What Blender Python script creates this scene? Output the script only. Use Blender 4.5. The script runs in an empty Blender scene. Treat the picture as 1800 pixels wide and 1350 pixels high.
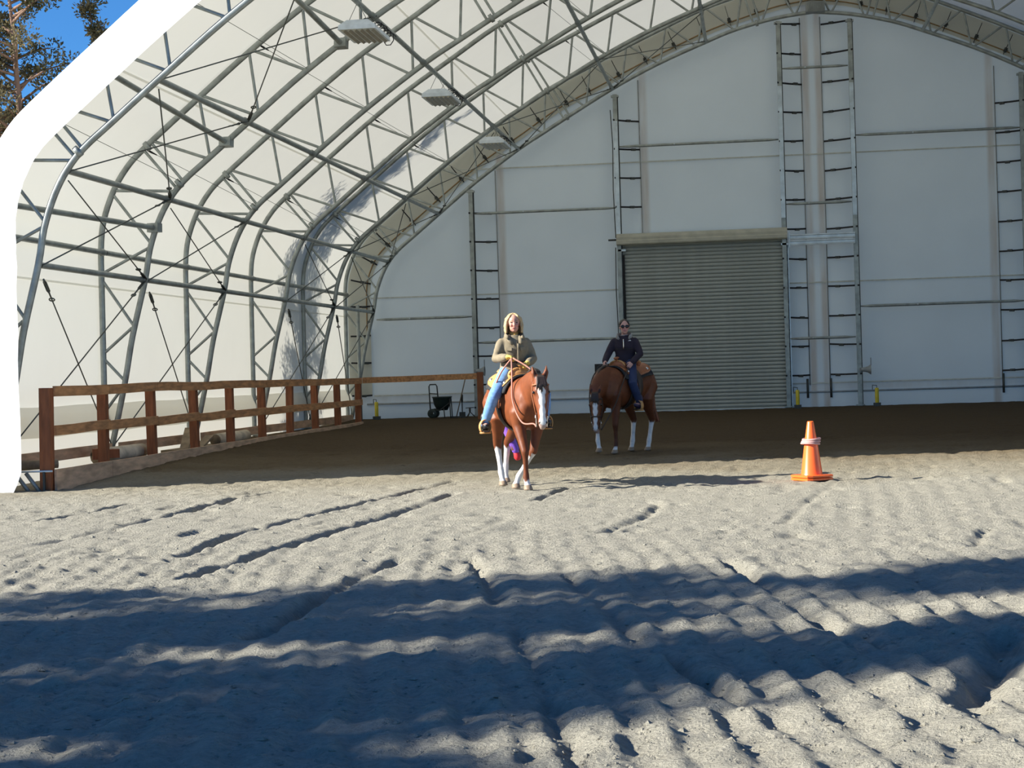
import bpy, bmesh, math, random
import numpy as np
from mathutils import Vector, Matrix

sc = bpy.context.scene
COL = sc.collection
V = Vector
PI = math.pi

# ------------------------------------------------------------------ camera
cam_d = bpy.data.cameras.new('camera')
cam_d.sensor_fit = 'HORIZONTAL'; cam_d.sensor_width = 36.0; cam_d.lens = 64.0
cam_d.clip_start = 0.1; cam_d.clip_end = 2000
cam = bpy.data.objects.new('camera', cam_d); COL.objects.link(cam)
cr = V((0.99062918, 0.13318225, -0.03027082)); cu = V((0.02926146, 0.00953004, 0.99952636)); cf = V((-0.13340765, 0.99104574, -0.00554363))
m = Matrix.Identity(4)
for i in range(3):
    m[i][0] = cr[i]; m[i][1] = cu[i]; m[i][2] = -cf[i]
m[2][3] = 1.48
cam.matrix_world = m
sc.camera = cam

# ------------------------------------------------------------------ world, sun, exposure
SUN = V((-1.8, -0.65, 1.0)).normalized()
w = bpy.data.worlds.new('sky'); sc.world = w; w.use_nodes = True
nt = w.node_tree; nt.nodes.clear()
wo = nt.nodes.new('ShaderNodeOutputWorld'); bg = nt.nodes.new('ShaderNodeBackground')
sky = nt.nodes.new('ShaderNodeTexSky'); sky.sky_type = 'NISHITA'; sky.sun_disc = False
sky.sun_elevation = math.asin(SUN.z); sky.sun_rotation = math.atan2(SUN.x, SUN.y)
sky.air_density = 1.0; sky.dust_density = 0.1; sky.ozone_density = 6.0; sky.altitude = 1200
tint = nt.nodes.new('ShaderNodeVectorMath'); tint.operation = 'MULTIPLY'; tint.inputs[1].default_value = (0.62, 1.14, 1.50)
nt.links.new(sky.outputs[0], tint.inputs[0]); nt.links.new(tint.outputs[0], bg.inputs[0]); nt.links.new(bg.outputs[0], wo.inputs[0])
bg.inputs[1].default_value = 0.11
sun_d = bpy.data.lights.new('sun', 'SUN'); sun_d.energy = 12.5; sun_d.angle = 0.0093; sun_d.color = (1.0, 0.95, 0.86)
sun = bpy.data.objects.new('sun', sun_d); COL.objects.link(sun)
sun.rotation_euler = (-SUN).to_track_quat('-Z', 'Y').to_euler(); sun.location = SUN * 60
sc.view_settings.view_transform = 'Standard'; sc.view_settings.look = 'None'
sc.view_settings.exposure = 0.0; sc.view_settings.gamma = 1.0; sc.view_settings.use_curve_mapping = False
cy = sc.cycles
cy.max_bounces = 7; cy.diffuse_bounces = 5; cy.glossy_bounces = 2; cy.transmission_bounces = 4; cy.transparent_max_bounces = 8
cy.use_denoising = True; cy.sample_clamp_indirect = 4.0; cy.caustics_reflective = False; cy.caustics_refractive = False

# ------------------------------------------------------------------ materials
def _base(name):
    M = bpy.data.materials.new(name); M.use_nodes = True
    n = M.node_tree.nodes; b = n['Principled BSDF']
    return M, n, M.node_tree.links, b
def mat(name, col, rough=0.6, metal=0.0, var=0.12, scale=8.0, bump=0.0, bscale=60.0, spec=0.5, stretch=(1, 1, 1)):
    M, n, l, b = _base(name)
    b.inputs['Roughness'].default_value = rough; b.inputs['Metallic'].default_value = metal
    b.inputs['Specular IOR Level'].default_value = spec
    tc = n.new('ShaderNodeTexCoord'); mp = n.new('ShaderNodeMapping'); mp.inputs['Scale'].default_value = stretch
    l.new(tc.outputs['Object'], mp.inputs[0])
    nz = n.new('ShaderNodeTexNoise'); nz.inputs['Scale'].default_value = scale; nz.inputs['Detail'].default_value = 5
    l.new(mp.outputs[0], nz.inputs['Vector'])
    rp = n.new('ShaderNodeValToRGB')
    rp.color_ramp.elements[0].position = 0.3; rp.color_ramp.elements[1].position = 0.7
    rp.color_ramp.elements[0].color = tuple(c * (1 - var) for c in col[:3]) + (1,)
    rp.color_ramp.elements[1].color = tuple(min(1, c * (1 + var)) for c in col[:3]) + (1,)
    l.new(nz.outputs[0], rp.inputs[0]); l.new(rp.outputs[0], b.inputs['Base Color'])
    if bump:
        nb = n.new('ShaderNodeTexNoise'); nb.inputs['Scale'].default_value = bscale; nb.inputs['Detail'].default_value = 6
        l.new(mp.outputs[0], nb.inputs['Vector'])
        bp = n.new('ShaderNodeBump'); bp.inputs['Strength'].default_value = bump; bp.inputs['Distance'].default_value = 0.02
        l.new(nb.outputs[0], bp.inputs['Height']); l.new(bp.outputs[0], b.inputs['Normal'])
    return M
def attr_mat(name, rough=0.5, spec=0.4, bump=0.0, bscale=80, sheen=0.0):
    M, n, l, b = _base(name)
    a = n.new('ShaderNodeAttribute'); a.attribute_name = 'Col'
    nz = n.new('ShaderNodeTexNoise'); nz.inputs['Scale'].default_value = 14; nz.inputs['Detail'].default_value = 4
    tc = n.new('ShaderNodeTexCoord'); l.new(tc.outputs['Object'], nz.inputs['Vector'])
    mr = n.new('ShaderNodeMapRange'); mr.inputs[1].default_value = 0.3; mr.inputs[2].default_value = 0.7; mr.inputs[3].default_value = 0.85; mr.inputs[4].default_value = 1.12
    l.new(nz.outputs[0], mr.inputs[0])
    mx = n.new('ShaderNodeVectorMath'); mx.operation = 'SCALE'
    l.new(a.outputs['Color'], mx.inputs[0]); l.new(mr.outputs[0], mx.inputs['Scale'])
    l.new(mx.outputs[0], b.inputs['Base Color'])
    b.inputs['Roughness'].default_value = rough; b.inputs['Specular IOR Level'].default_value = spec
    b.inputs['Sheen Weight'].default_value = sheen
    return M
def fabric_mat(name, col, trans, tcol, stains=None, extra=0.0):
    """woven white cover: diffuse + translucent; stains = [(x, half width)] rusty vertical runs"""
    M = bpy.data.materials.new(name); M.use_nodes = True
    n = M.node_tree.nodes; l = M.node_tree.links; n.clear()
    out = n.new('ShaderNodeOutputMaterial'); mix = n.new('ShaderNodeMixShader'); d = n.new('ShaderNodeBsdfDiffuse'); t = n.new('ShaderNodeBsdfTranslucent')
    mix.inputs[0].default_value = trans
    l.new(d.outputs[0], mix.inputs[1]); l.new(t.outputs[0], mix.inputs[2]); l.new(mix.outputs[0], out.inputs[0])
    t.inputs[0].default_value = tcol + (1,)
    tc = n.new('ShaderNodeTexCoord')
    nz = n.new('ShaderNodeTexNoise'); nz.inputs['Scale'].default_value = 0.7; nz.inputs['Detail'].default_value = 6
    l.new(tc.outputs['Object'], nz.inputs['Vector'])
    rp = n.new('ShaderNodeValToRGB'); rp.color_ramp.elements[0].position = 0.3; rp.color_ramp.elements[1].position = 0.7
    rp.color_ramp.elements[0].color = tuple(c * 0.93 for c in col) + (1,); rp.color_ramp.elements[1].color = tuple(col) + (1,)
    l.new(nz.outputs[0], rp.inputs[0])
    cur = rp.outputs[0]
    if stains:
        sp = n.new('ShaderNodeSeparateXYZ'); l.new(tc.outputs['Object'], sp.inputs[0])
        mp = n.new('ShaderNodeMapping'); mp.inputs['Scale'].default_value = (3.0, 1, 0.5); l.new(tc.outputs['Object'], mp.inputs[0])
        ns = n.new('ShaderNodeTexNoise'); ns.inputs['Scale'].default_value = 1.3; ns.inputs['Detail'].default_value = 5; l.new(mp.outputs[0], ns.inputs['Vector'])
        total = None
        for axis, c0, hw, strength in stains:
            s = n.new('ShaderNodeMath'); s.operation = 'SUBTRACT'; l.new(sp.outputs[axis], s.inputs[0]); s.inputs[1].default_value = c0
            a = n.new('ShaderNodeMath'); a.operation = 'ABSOLUTE'; l.new(s.outputs[0], a.inputs[0])
            r = n.new('ShaderNodeMapRange'); r.interpolation_type = 'SMOOTHSTEP'
            r.inputs[1].default_value = hw * 0.35; r.inputs[2].default_value = hw * 1.25; r.inputs[3].default_value = strength; r.inputs[4].default_value = 0.0
            l.new(a.outputs[0], r.inputs[0])
            if total is None: total = r.outputs[0]
            else:
                q = n.new('ShaderNodeMath'); q.operation = 'MAXIMUM'; l.new(total, q.inputs[0]); l.new(r.outputs[0], q.inputs[1]); total = q.outputs[0]
        k = n.new('ShaderNodeMapRange'); k.inputs[1].default_value = 0.3; k.inputs[2].default_value = 0.7; k.inputs[3].default_value = 0.35; k.inputs[4].default_value = 1.0
        l.new(ns.outputs[0], k.inputs[0])
        q = n.new('ShaderNodeMath'); q.operation = 'MULTIPLY'; l.new(total, q.inputs[0]); l.new(k.outputs[0], q.inputs[1])
        mc = n.new('ShaderNodeMixRGB'); l.new(q.outputs[0], mc.inputs[0]); l.new(cur, mc.inputs[1]); mc.inputs[2].default_value = (0.42, 0.30, 0.15, 1)
        cur = mc.outputs[0]
    l.new(cur, d.inputs[0])
    return M

STEEL = mat('galvanised_steel', (0.30, 0.325, 0.305), 0.40, 0.3, 0.25, 6)
STEEL_L = mat('bright_zinc', (0.55, 0.62, 0.66), 0.4, 0.35, 0.18, 5)
STEEL_D = mat('dark_steel', (0.06, 0.065, 0.06), 0.55, 0.4, 0.2, 10)
CABLE = mat('wire_rope', (0.10, 0.11, 0.10), 0.5, 0.5, 0.2, 20)
BLACK = mat('black_webbing', (0.012, 0.012, 0.014), 0.7)
WOOD = mat('brown_stained_board', (0.52, 0.25, 0.10), 0.75, 0, 0.35, 3, 0.3, 30, stretch=(6, 1, 6))
WOOD2 = mat('brown_stained_post', (0.26, 0.085, 0.030), 0.75, 0, 0.3, 3, 0.3, 30, stretch=(6, 6, 1))
WOODK = mat('raw_kick_board', (0.58, 0.39, 0.25), 0.85, 0, 0.3, 2.5, 0.3, 30, stretch=(5, 1, 5))
LOGW = mat('pale_peeled_log', (0.55, 0.48, 0.36), 0.8, 0, 0.3, 5, 0.4, 25)
OLDW = mat('weathered_wood', (0.26, 0.20, 0.13), 0.9, 0, 0.35, 5, 0.4, 25)
FAB = fabric_mat('roof_membrane', (0.70, 0.71, 0.66), 0.17, (0.94, 0.93, 0.84))
FABW = fabric_mat('end_wall_membrane', (0.69, 0.75, 0.75), 0.13, (0.9, 0.95, 0.95),
                  [('X', -6.62, 0.13, 0.85), ('X', -2.78, 0.13, 0.8), ('X', 1.47, 0.11, 0.75), ('X', 1.80, 0.10, 0.85), ('X', 6.12, 0.12, 0.75), ('Z', 0.92, 0.13, 0.35)])
SEAMF = fabric_mat('seam_membrane', (0.7, 0.71, 0.66), 0.6, (0.95, 0.94, 0.88))
FABE = fabric_mat('white_edge_fabric', (0.97, 0.97, 0.96), 0.04, (0.9, 0.9, 0.88))
DOORM = mat('beige_door_steel', (0.33, 0.355, 0.33), 0.55, 0.0, 0.08, 3)
HOODM = mat('beige_hood_steel', (0.42, 0.41, 0.33), 0.5, 0.0, 0.14, 4)
WHITEP = mat('white_enamel', (0.62, 0.68, 0.72), 0.4)
LOUV = mat('lamp_reflector', (0.42, 0.38, 0.28), 0.35, 0.3)
GREYP = mat('grey_plastic', (0.26, 0.28, 0.28), 0.6)
CONC = mat('concrete', (0.36, 0.35, 0.32), 0.9, 0, 0.2, 6, 0.3, 40)
YEL = mat('yellow_plastic', (0.62, 0.50, 0.03), 0.5)
ORANGE = mat('orange_cone_plastic', (0.98, 0.15, 0.022), 0.32, 0, 0.04, 5, spec=0.6)
RINGM = mat('faded_pink_rope', (0.52, 0.30, 0.27), 0.8)
DKPLAST = mat('dark_green_plastic', (0.012, 0.025, 0.022), 0.5)
ROPE = mat('tan_lacing_rope', (0.30, 0.19, 0.08), 0.8)

# ------------------------------------------------------------------ mesh helpers
class MB:
    def __init__(s): s.v = []; s.f = []
    def add(s, vs, fs):
        k = len(s.v); s.v += [tuple(p) for p in vs]; s.f += [tuple(i + k for i in f) for f in fs]; return s
    def box(s, c, size, M=None, taper=None):
        x, y, z = (q / 2 for q in size); c = V(c)
        ps = [V((a * x, b * y, d * z)) for d in (-1, 1) for b in (-1, 1) for a in (-1, 1)]
        if taper: ps = [V((p.x * (taper if p.z > 0 else 1), p.y * (taper if p.z > 0 else 1), p.z)) for p in ps]
        if M is not None: ps = [M @ p for p in ps]
        return s.add([p + c for p in ps], [(0, 2, 3, 1), (4, 5, 7, 6), (0, 1, 5, 4), (2, 6, 7, 3), (0, 4, 6, 2), (1, 3, 7, 5)])
    def rings(s, rings, cap=True, close=False):
        n = len(rings[0]); vs = [p for r in rings for p in r]; fs = []
        m_ = len(rings)
        for i in range(m_ - (0 if close else 1)):
            a = i * n; b = ((i + 1) % m_) * n
            for j in range(n):
                k = (j + 1) % n; fs.append((a + j, a + k, b + k, b + j))
        if cap and not close:
            fs.append(tuple(range(n - 1, -1, -1))); fs.append(tuple((m_ - 1) * n + j for j in range(n)))
        return s.add(vs, fs)
    def tube(s, pts, r, seg=8, cap=True, close=False):
        pts = [V(p) for p in pts]; n = len(pts)
        rr = r if isinstance(r, (list, tuple)) else [r] * n
        up = None; rings = []
        for i in range(n):
            if close: t = pts[(i + 1) % n] - pts[i - 1]
            else: t = pts[min(i + 1, n - 1)] - pts[max(i - 1, 0)]
            t.normalize()
            if up is None:
                up = V((0, 0, 1)) if abs(t.z) < 0.9 else V((0, 1, 0))
            a = t.cross(up); a.normalize(); up = a.cross(t); up.normalize()
            rings.append([pts[i] + (a * math.cos(q) + up * math.sin(q)) * rr[i] for q in (2 * PI * j / seg for j in range(seg))])
        return s.rings(rings, cap, close)
    def chain(s, pts, r, seg=12):
        """tapered limb with rounded ends"""
        pts = [V(p) for p in pts]; rr = list(r)
        d0 = (pts[0] - pts[1]).normalized(); d1 = (pts[-1] - pts[-2]).normalized()
        P = [pts[0] + d0 * rr[0] * 0.95, pts[0] + d0 * rr[0] * 0.7] + pts + [pts[-1] + d1 * rr[-1] * 0.7, pts[-1] + d1 * rr[-1] * 0.95]
        R = [rr[0] * 0.3, rr[0] * 0.72] + rr + [rr[-1] * 0.72, rr[-1] * 0.3]
        return s.tube(P, R, seg)
    def loft(s, cs, side, hw, hh, seg=20, roundcap=True):
        """elliptic tube: centres, side vector(s), half width along side, half height along side x tangent"""
        cs = [V(c) for c in cs]; n = len(cs)
        sides = [V(x).normalized() for x in side] if isinstance(side, list) else [V(side).normalized()] * n
        rings = []
        for i in range(n):
            t = (cs[min(i + 1, n - 1)] - cs[max(i - 1, 0)]).normalized()
            a = (sides[i] - t * sides[i].dot(t)).normalized(); u = t.cross(a)
            rings.append([cs[i] + a * math.cos(q) * hw[i] + u * math.sin(q) * hh[i] for q in (2 * PI * j / seg for j in range(seg))])
        return s.rings(rings)
    def ell(s, c, r, M=None, seg=16, nr=9):
        c = V(c); rings = []
        for i in range(nr):
            th = PI * (0.03 + 0.94 * i / (nr - 1))
            ring = [V((r[0] * math.sin(th) * math.cos(q), r[1] * math.sin(th) * math.sin(q), -r[2] * math.cos(th))) for q in (2 * PI * j / seg for j in range(seg))]
            rings.append([(M @ p if M is not None else p) + c for p in ring])
        return s.rings(rings)
    def lathe(s, prof, c=(0, 0, 0), seg=24, M=None, cap=False):
        c = V(c); rings = []
        for r, z in prof:
            ring = [V((r * math.cos(q), r * math.sin(q), z)) for q in (2 * PI * j / seg for j in range(seg))]
            rings.append([(M @ p if M is not None else p) + c for p in ring])
        return s.rings(rings, cap)
    def quad(s, a, b, c, d): return s.add([a, b, c, d], [(0, 1, 2, 3)])
    def mesh(s, name):
        me = bpy.data.meshes.new(name); me.from_pydata(s.v, [], s.f); me.update(); return me

def put(name, me, material, parent=None, smooth=True):
    o = bpy.data.objects.new(name, me)
    if material is not None and not me.materials: me.materials.append(material)
    if smooth: me.polygons.foreach_set('use_smooth', [True] * len(me.polygons))
    COL.objects.link(o)
    if parent is not None:
        o.parent = parent
        o.matrix_parent_inverse = WORLD[parent.name].inverted()
    WORLD[o.name] = Matrix.Identity(4)
    return o
WORLD = {}
def part(name, mb, material, parent, smooth=True, label=None):
    o = put(name, mb.mesh(name) if isinstance(mb, MB) else mb, material, parent, smooth)
    if label: o['label'] = label
    return o
def tag(o, label, cat, group=None):
    o['label'] = label; o['category'] = cat
    if group: o['group'] = group
    return o
def thing(name, loc, label, cat, group=None):
    o = bpy.data.objects.new(name, None); COL.objects.link(o); o.location = loc; o.empty_display_size = 0.1
    WORLD[o.name] = Matrix.Translation(loc)
    return tag(o, label, cat, group)
def single(name, mb, material, label, cat, group=None, smooth=True):
    return tag(put(name, mb.mesh(name) if isinstance(mb, MB) else mb, material, None, smooth), label, cat, group)
def struct(name, mb, material, parent=None, smooth=False):
    o = put(name, mb.mesh(name) if isinstance(mb, MB) else mb, material, parent, smooth)
    if parent is None: o['kind'] = 'structure'
    return o
def remesh(mb, voxel, it=6, fac=0.5):
    me = mb.mesh('tmp'); o = bpy.data.objects.new('tmp', me); COL.objects.link(o)
    md = o.modifiers.new('r', 'REMESH'); md.mode = 'VOXEL'; md.voxel_size = voxel
    if it:
        sm = o.modifiers.new('s', 'SMOOTH'); sm.iterations = it; sm.factor = fac
    dg = bpy.context.evaluated_depsgraph_get(); dg.update()
    res = bpy.data.meshes.new_from_object(o.evaluated_get(dg))
    bpy.data.objects.remove(o); bpy.data.meshes.remove(me)
    return res
def verts_np(me):
    a = np.empty(len(me.vertices) * 3, np.float32); me.vertices.foreach_get('co', a); return a.reshape(-1, 3)
def set_col(me, c):
    at = me.color_attributes.new('Col', 'FLOAT_COLOR', 'POINT')
    c4 = np.ones((len(c), 4), np.float32); c4[:, :3] = c
    at.data.foreach_set('color', c4.ravel())
def xform(me, M): me.transform(M); me.update()
def catmull(P, n=6):
    P = [V(p) for p in P]; out = []
    for i in range(len(P) - 1):
        a = P[max(i - 1, 0)]; b = P[i]; c = P[i + 1]; d = P[min(i + 2, len(P) - 1)]
        for k in range(n):
            t = k / n
            out.append(0.5 * ((2 * b) + (c - a) * t + (2 * a - 5 * b + 4 * c - d) * t * t + (3 * b - a - 3 * c + d) * t ** 3))
    out.append(P[-1]); return out
ORD = 'first second third fourth fifth sixth seventh eighth ninth tenth eleventh twelfth thirteenth fourteenth fifteenth sixteenth seventeenth eighteenth nineteenth twentieth twenty-first twenty-second twenty-third twenty-fourth twenty-fifth'.split()

# ------------------------------------------------------------------ floor relief
def _hash(ix, iy, s):
    h = (ix.astype(np.int64) * 374761393 + iy.astype(np.int64) * 668265263 + s * 974634777) & 0x7fffffff
    h = (h ^ (h >> 13)) * 1274126177 & 0x7fffffff
    return ((h ^ (h >> 16)) & 0xffff) / 65535.0
def vnoise(x, y, s=0):
    ix = np.floor(x); iy = np.floor(y); fx = x - ix; fy = y - iy
    fx = fx * fx * (3 - 2 * fx); fy = fy * fy * (3 - 2 * fy)
    a = _hash(ix, iy, s); b = _hash(ix + 1, iy, s); c = _hash(ix, iy + 1, s); d = _hash(ix + 1, iy + 1, s)
    return (a * (1 - fx) + b * fx) * (1 - fy) + (c * (1 - fx) + d * fx) * fy - 0.5
def fbm(x, y, o=4, s=0):
    r = 0; a = 1.0
    for i in range(o):
        r = r + a * vnoise(x * 2 ** i + 17.3 * i, y * 2 ** i - 9.1 * i, s + i); a *= 0.5
    return r
def sstep(a, b, x):
    t = np.clip((x - a) / (b - a), 0, 1); return t * t * (3 - 2 * t)
def base_z(x, y):
    x = np.asarray(x, float); y = np.asarray(y, float)
    b = 0.0147 * np.clip(y - 24, 0, 23.5) + 0.04 * sstep(44, 47.5, y)
    wx = sstep(-8.2, -9.9, x) * np.clip((y - 25.5) / 13.0, 0, 1)
    b = b + wx * np.clip(0.29 - b, 0, 1)
    o = sstep(-11.0, -12.0, x) * sstep(20, 26, y)
    return b * (1 - o)
GROOVES = [
    ([(-2.3, 14.4), (-1.9, 12.6), (-1.5, 10.84), (-1.14, 8.96), (-0.78, 7.12), (-0.5, 5.6)], 0.055, 0.05),
    ([(-4.31, 13.18), (-4.26, 15.37), (-4.11, 17.57), (-3.9, 20.05), (-3.79, 22.5)], 0.075, 0.06),
    ([(-6.8, 16.6), (-6.7, 17.54), (-6.73, 17.86), (-6.61, 19.76), (-6.62, 22.13), (-6.44, 23.64)], 0.075, 0.055),
    ([(-7.95, 19.38), (-7.85, 20.47), (-7.8, 22.0)], 0.07, 0.05),
    ([(-4.95, 15.15), (-5.09, 17.15), (-4.73, 20.69), (-4.25, 25.05)], 0.065, 0.055),
    ([(-2.9, 10.2), (-2.96, 11.93), (-2.99, 13.09), (-2.92, 14.46)], 0.055, 0.06),
    ([(-2.6, 21.0), (-2.44, 23.47)], 0.07, 0.05),
    ([(-1.42, 16.71), (-1.14, 18.59), (-1.1, 20.13), (-1.32, 20.63)], 0.035, 0.06),
    ([(0.85, 7.85), (1.07, 8.85), (1.28, 9.94)], 0.06, 0.09),
    ([(0.22, 17.26), (0.51, 20.11), (1.06, 24.0)], 0.025, 0.05),
    ([(-1.41, 13.24), (-0.78, 10.31), (-0.28, 8.6), (0.05, 7.5)], 0.05, 0.045),
    ([(-0.3, 14.06), (0.26, 10.93), (0.63, 9.59)], 0.05, 0.05),
    ([(1.68, 14.82), (1.93, 16.3)], 0.04, 0.05),
    ([(-6.0, 25.4), (-2.0, 27.6), (2.0, 29.0), (7.0, 30.4)], 0.03, 0.08),
]
def relief(x, y):
    near = 1 - sstep(12.5, 18.0, y); far = sstep(30, 40, y)
    wob = 0.16 * vnoise(x * 0.8, y * 0.3, 5) + 0.07 * vnoise(x * 2.5, y * 1.3, 6)
    u = x * 0.985 + y * 0.165 + wob
    ph = u / 0.235
    frac = ph - np.floor(ph)
    tri = np.where(frac < 0.6, frac / 0.6, (1 - frac) / 0.4)
    tri = tri * tri * (3 - 2 * tri)
    vv = y * 0.985 - x * 0.165
    row = np.floor(ph)
    sc1 = np.sin(2 * PI * (vv / 0.55 + _hash(row, row * 0, 3) * 1.0 + 0.5 * vnoise(x * 1.1, y * 1.1, 8)))
    near = near * (1 + 0.5 * sstep(-2.0, 0.5, x))
    amp = 0.25 + 1.3 * (vnoise(x * 0.5, y * 0.25, 9) + 0.5)
    z = near * amp * (0.019 * tri + 0.010 * sc1 * tri)
    z = z + 0.75 * (0.024 * near + 0.015) * fbm(x * 2.9, y * 1.8, 4, 20)
    ro = 0.5 + 1.0 * (vnoise(x * 0.9, y * 0.6, 60) + 0.5)
    z = z + ro * (0.014 + 0.006 * (1 - far)) * fbm(x * 10, y * 8, 3, 40) * (1 - 0.4 * far)
    z = z + ro * 0.006 * fbm(x * 38, y * 30, 2, 70) * (1 - sstep(12, 22, y))
    mid = sstep(12, 16, y) * (1 - far)
    u2 = x * 0.99 - y * 0.06 + 0.2 * vnoise(x * 0.8, y * 0.3, 15)
    z = z + mid * 0.006 * np.sin(2 * PI * u2 / 0.26) * np.clip(vnoise(x * 0.7, y * 0.22, 16) + 0.35, 0, 1)
    h = vnoise(x * 3.4, y * 2.2, 30)
    z = z - (0.10 * mid + 0.05) * np.clip(h - 0.22, 0, 1)
    h2 = vnoise(x * 6.0, y * 4.4, 33)
    z = z - 0.07 * mid * np.clip(h2 - 0.26, 0, 1)
    for pts, dep, wd in GROOVES:
        d2 = np.full(x.shape, 1e9)
        for (x0, y0), (x1, y1) in zip(pts[:-1], pts[1:]):
            dx, dy = x1 - x0, y1 - y0; L = dx * dx + dy * dy
            t = np.clip(((x - x0) * dx + (y - y0) * dy) / L, 0, 1)
            d2 = np.minimum(d2, (x - x0 - t * dx) ** 2 + (y - y0 - t * dy) ** 2)
        k = np.clip(0.85 + 1.5 * vnoise(x * 1.3, y * 0.9, 50), 0.2, 1.4)
        dd = np.sqrt(d2) + 0.04 * vnoise(x * 7, y * 7, 51)
        z = z - dep * k * np.exp(-(dd / wd) ** 2) + 0.14 * dep * k * np.exp(-((dd - 2.0 * wd) / wd) ** 2)
    return z * sstep(-11.4, -10.4, x)
def floor_z(x, y):
    a = np.array([float(x)]); b = np.array([float(y)])
    return float((base_z(a, b) + relief(a, b))[0])

NX, NY = 640, 680
ys = 4.2 * (48.6 / 4.2) ** (np.arange(NY) / (NY - 1))
s_ = np.linspace(0, 1, NX)
X = np.empty((NY, NX)); Y = np.repeat(ys[:, None], NX, 1)
xl = -3.0 - 0.46 * ys; xr = 2.4 + 0.22 * ys
X[:] = xl[:, None] + (xr - xl)[:, None] * s_[None, :]
Z = base_z(X, Y) + relief(X, Y)
# skirts: run the outer rows out to the far surroundings
def grid_mesh(name, X, Y, Z):
    ny, nx = X.shape
    me = bpy.data.meshes.new(name)
    co = np.stack([X, Y, Z], -1).reshape(-1, 3).astype(np.float32)
    idx = np.arange(ny * nx).reshape(ny, nx)
    q = np.stack([idx[:-1, :-1], idx[:-1, 1:], idx[1:, 1:], idx[1:, :-1]], -1).reshape(-1, 4)
    me.vertices.add(len(co)); me.vertices.foreach_set('co', co.ravel())
    me.loops.add(q.size); me.loops.foreach_set('vertex_index', q.ravel().astype(np.int32))
    me.polygons.add(len(q)); me.polygons.foreach_set('loop_start', np.arange(0, q.size, 4, dtype=np.int32))
    me.update(); me.validate(); return me
SAND = bpy.data.materials.new('arena_footing'); SAND.use_nodes = True
n = SAND.node_tree.nodes; l = SAND.node_tree.links; b = n['Principled BSDF']
b.inputs['Roughness'].default_value = 0.95; b.inputs['Specular IOR Level'].default_value = 0.1
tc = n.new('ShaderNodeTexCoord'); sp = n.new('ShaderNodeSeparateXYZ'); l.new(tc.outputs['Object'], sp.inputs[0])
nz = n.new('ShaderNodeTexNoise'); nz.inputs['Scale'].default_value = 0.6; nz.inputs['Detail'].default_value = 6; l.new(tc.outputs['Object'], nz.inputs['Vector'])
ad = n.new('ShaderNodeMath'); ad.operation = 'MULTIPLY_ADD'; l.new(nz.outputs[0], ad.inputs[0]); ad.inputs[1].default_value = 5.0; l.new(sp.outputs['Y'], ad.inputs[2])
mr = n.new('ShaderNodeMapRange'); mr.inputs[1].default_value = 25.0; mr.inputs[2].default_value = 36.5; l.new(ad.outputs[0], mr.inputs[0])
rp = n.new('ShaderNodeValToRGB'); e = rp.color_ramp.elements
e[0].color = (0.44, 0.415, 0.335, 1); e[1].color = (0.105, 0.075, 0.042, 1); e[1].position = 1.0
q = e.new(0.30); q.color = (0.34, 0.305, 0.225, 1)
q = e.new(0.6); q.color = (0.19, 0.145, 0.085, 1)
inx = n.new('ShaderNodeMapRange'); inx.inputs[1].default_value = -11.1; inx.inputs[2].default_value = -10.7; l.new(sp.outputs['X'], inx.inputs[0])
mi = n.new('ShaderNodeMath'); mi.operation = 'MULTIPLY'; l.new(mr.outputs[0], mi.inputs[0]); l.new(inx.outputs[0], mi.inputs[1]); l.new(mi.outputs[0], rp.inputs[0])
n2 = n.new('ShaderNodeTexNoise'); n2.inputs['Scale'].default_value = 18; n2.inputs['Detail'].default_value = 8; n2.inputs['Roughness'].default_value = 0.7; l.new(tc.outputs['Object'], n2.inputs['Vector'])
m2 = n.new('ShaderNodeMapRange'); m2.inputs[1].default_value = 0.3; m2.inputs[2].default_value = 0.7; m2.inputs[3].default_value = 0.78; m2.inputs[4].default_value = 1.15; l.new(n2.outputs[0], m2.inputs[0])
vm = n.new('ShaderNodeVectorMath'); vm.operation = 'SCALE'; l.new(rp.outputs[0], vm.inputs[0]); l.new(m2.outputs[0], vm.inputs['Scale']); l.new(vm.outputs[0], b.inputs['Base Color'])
n3 = n.new('ShaderNodeTexNoise'); n3.inputs['Scale'].default_value = 45; n3.inputs['Detail'].default_value = 7; n3.inputs['Roughness'].default_value = 0.65; l.new(tc.outputs['Object'], n3.inputs['Vector'])
n4 = n.new('ShaderNodeTexNoise'); n4.inputs['Scale'].default_value = 11; n4.inputs['Detail'].default_value = 5; n4.inputs['Roughness'].default_value = 0.7; l.new(tc.outputs['Object'], n4.inputs['Vector'])
pit = n.new('ShaderNodeMapRange'); pit.interpolation_type = 'SMOOTHSTEP'; pit.inputs[1].default_value = 0.30; pit.inputs[2].default_value = 0.44; l.new(n4.outputs[0], pit.inputs[0])
hs = n.new('ShaderNodeMath'); hs.operation = 'MULTIPLY_ADD'; l.new(pit.outputs[0], hs.inputs[0]); hs.inputs[1].default_value = 0.55; l.new(n3.outputs[0], hs.inputs[2])
bp = n.new('ShaderNodeBump'); bp.inputs['Strength'].default_value = 1.0; bp.inputs['Distance'].default_value = 0.05; l.new(hs.outputs[0], bp.inputs['Height']); l.new(bp.outputs[0], b.inputs['Normal'])
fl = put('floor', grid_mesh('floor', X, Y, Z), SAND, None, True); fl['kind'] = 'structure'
gm = MB(); GZ = -0.13
gm.quad((-150, -120, GZ), (150, -120, GZ), (150, 220, GZ), (-150, 220, GZ))
GRASSY = mat('dry_ground', (0.42, 0.395, 0.315), 0.95, 0, 0.10, 0.6, 0.6, 12)
struct('ground', gm, GRASSY)

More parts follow.
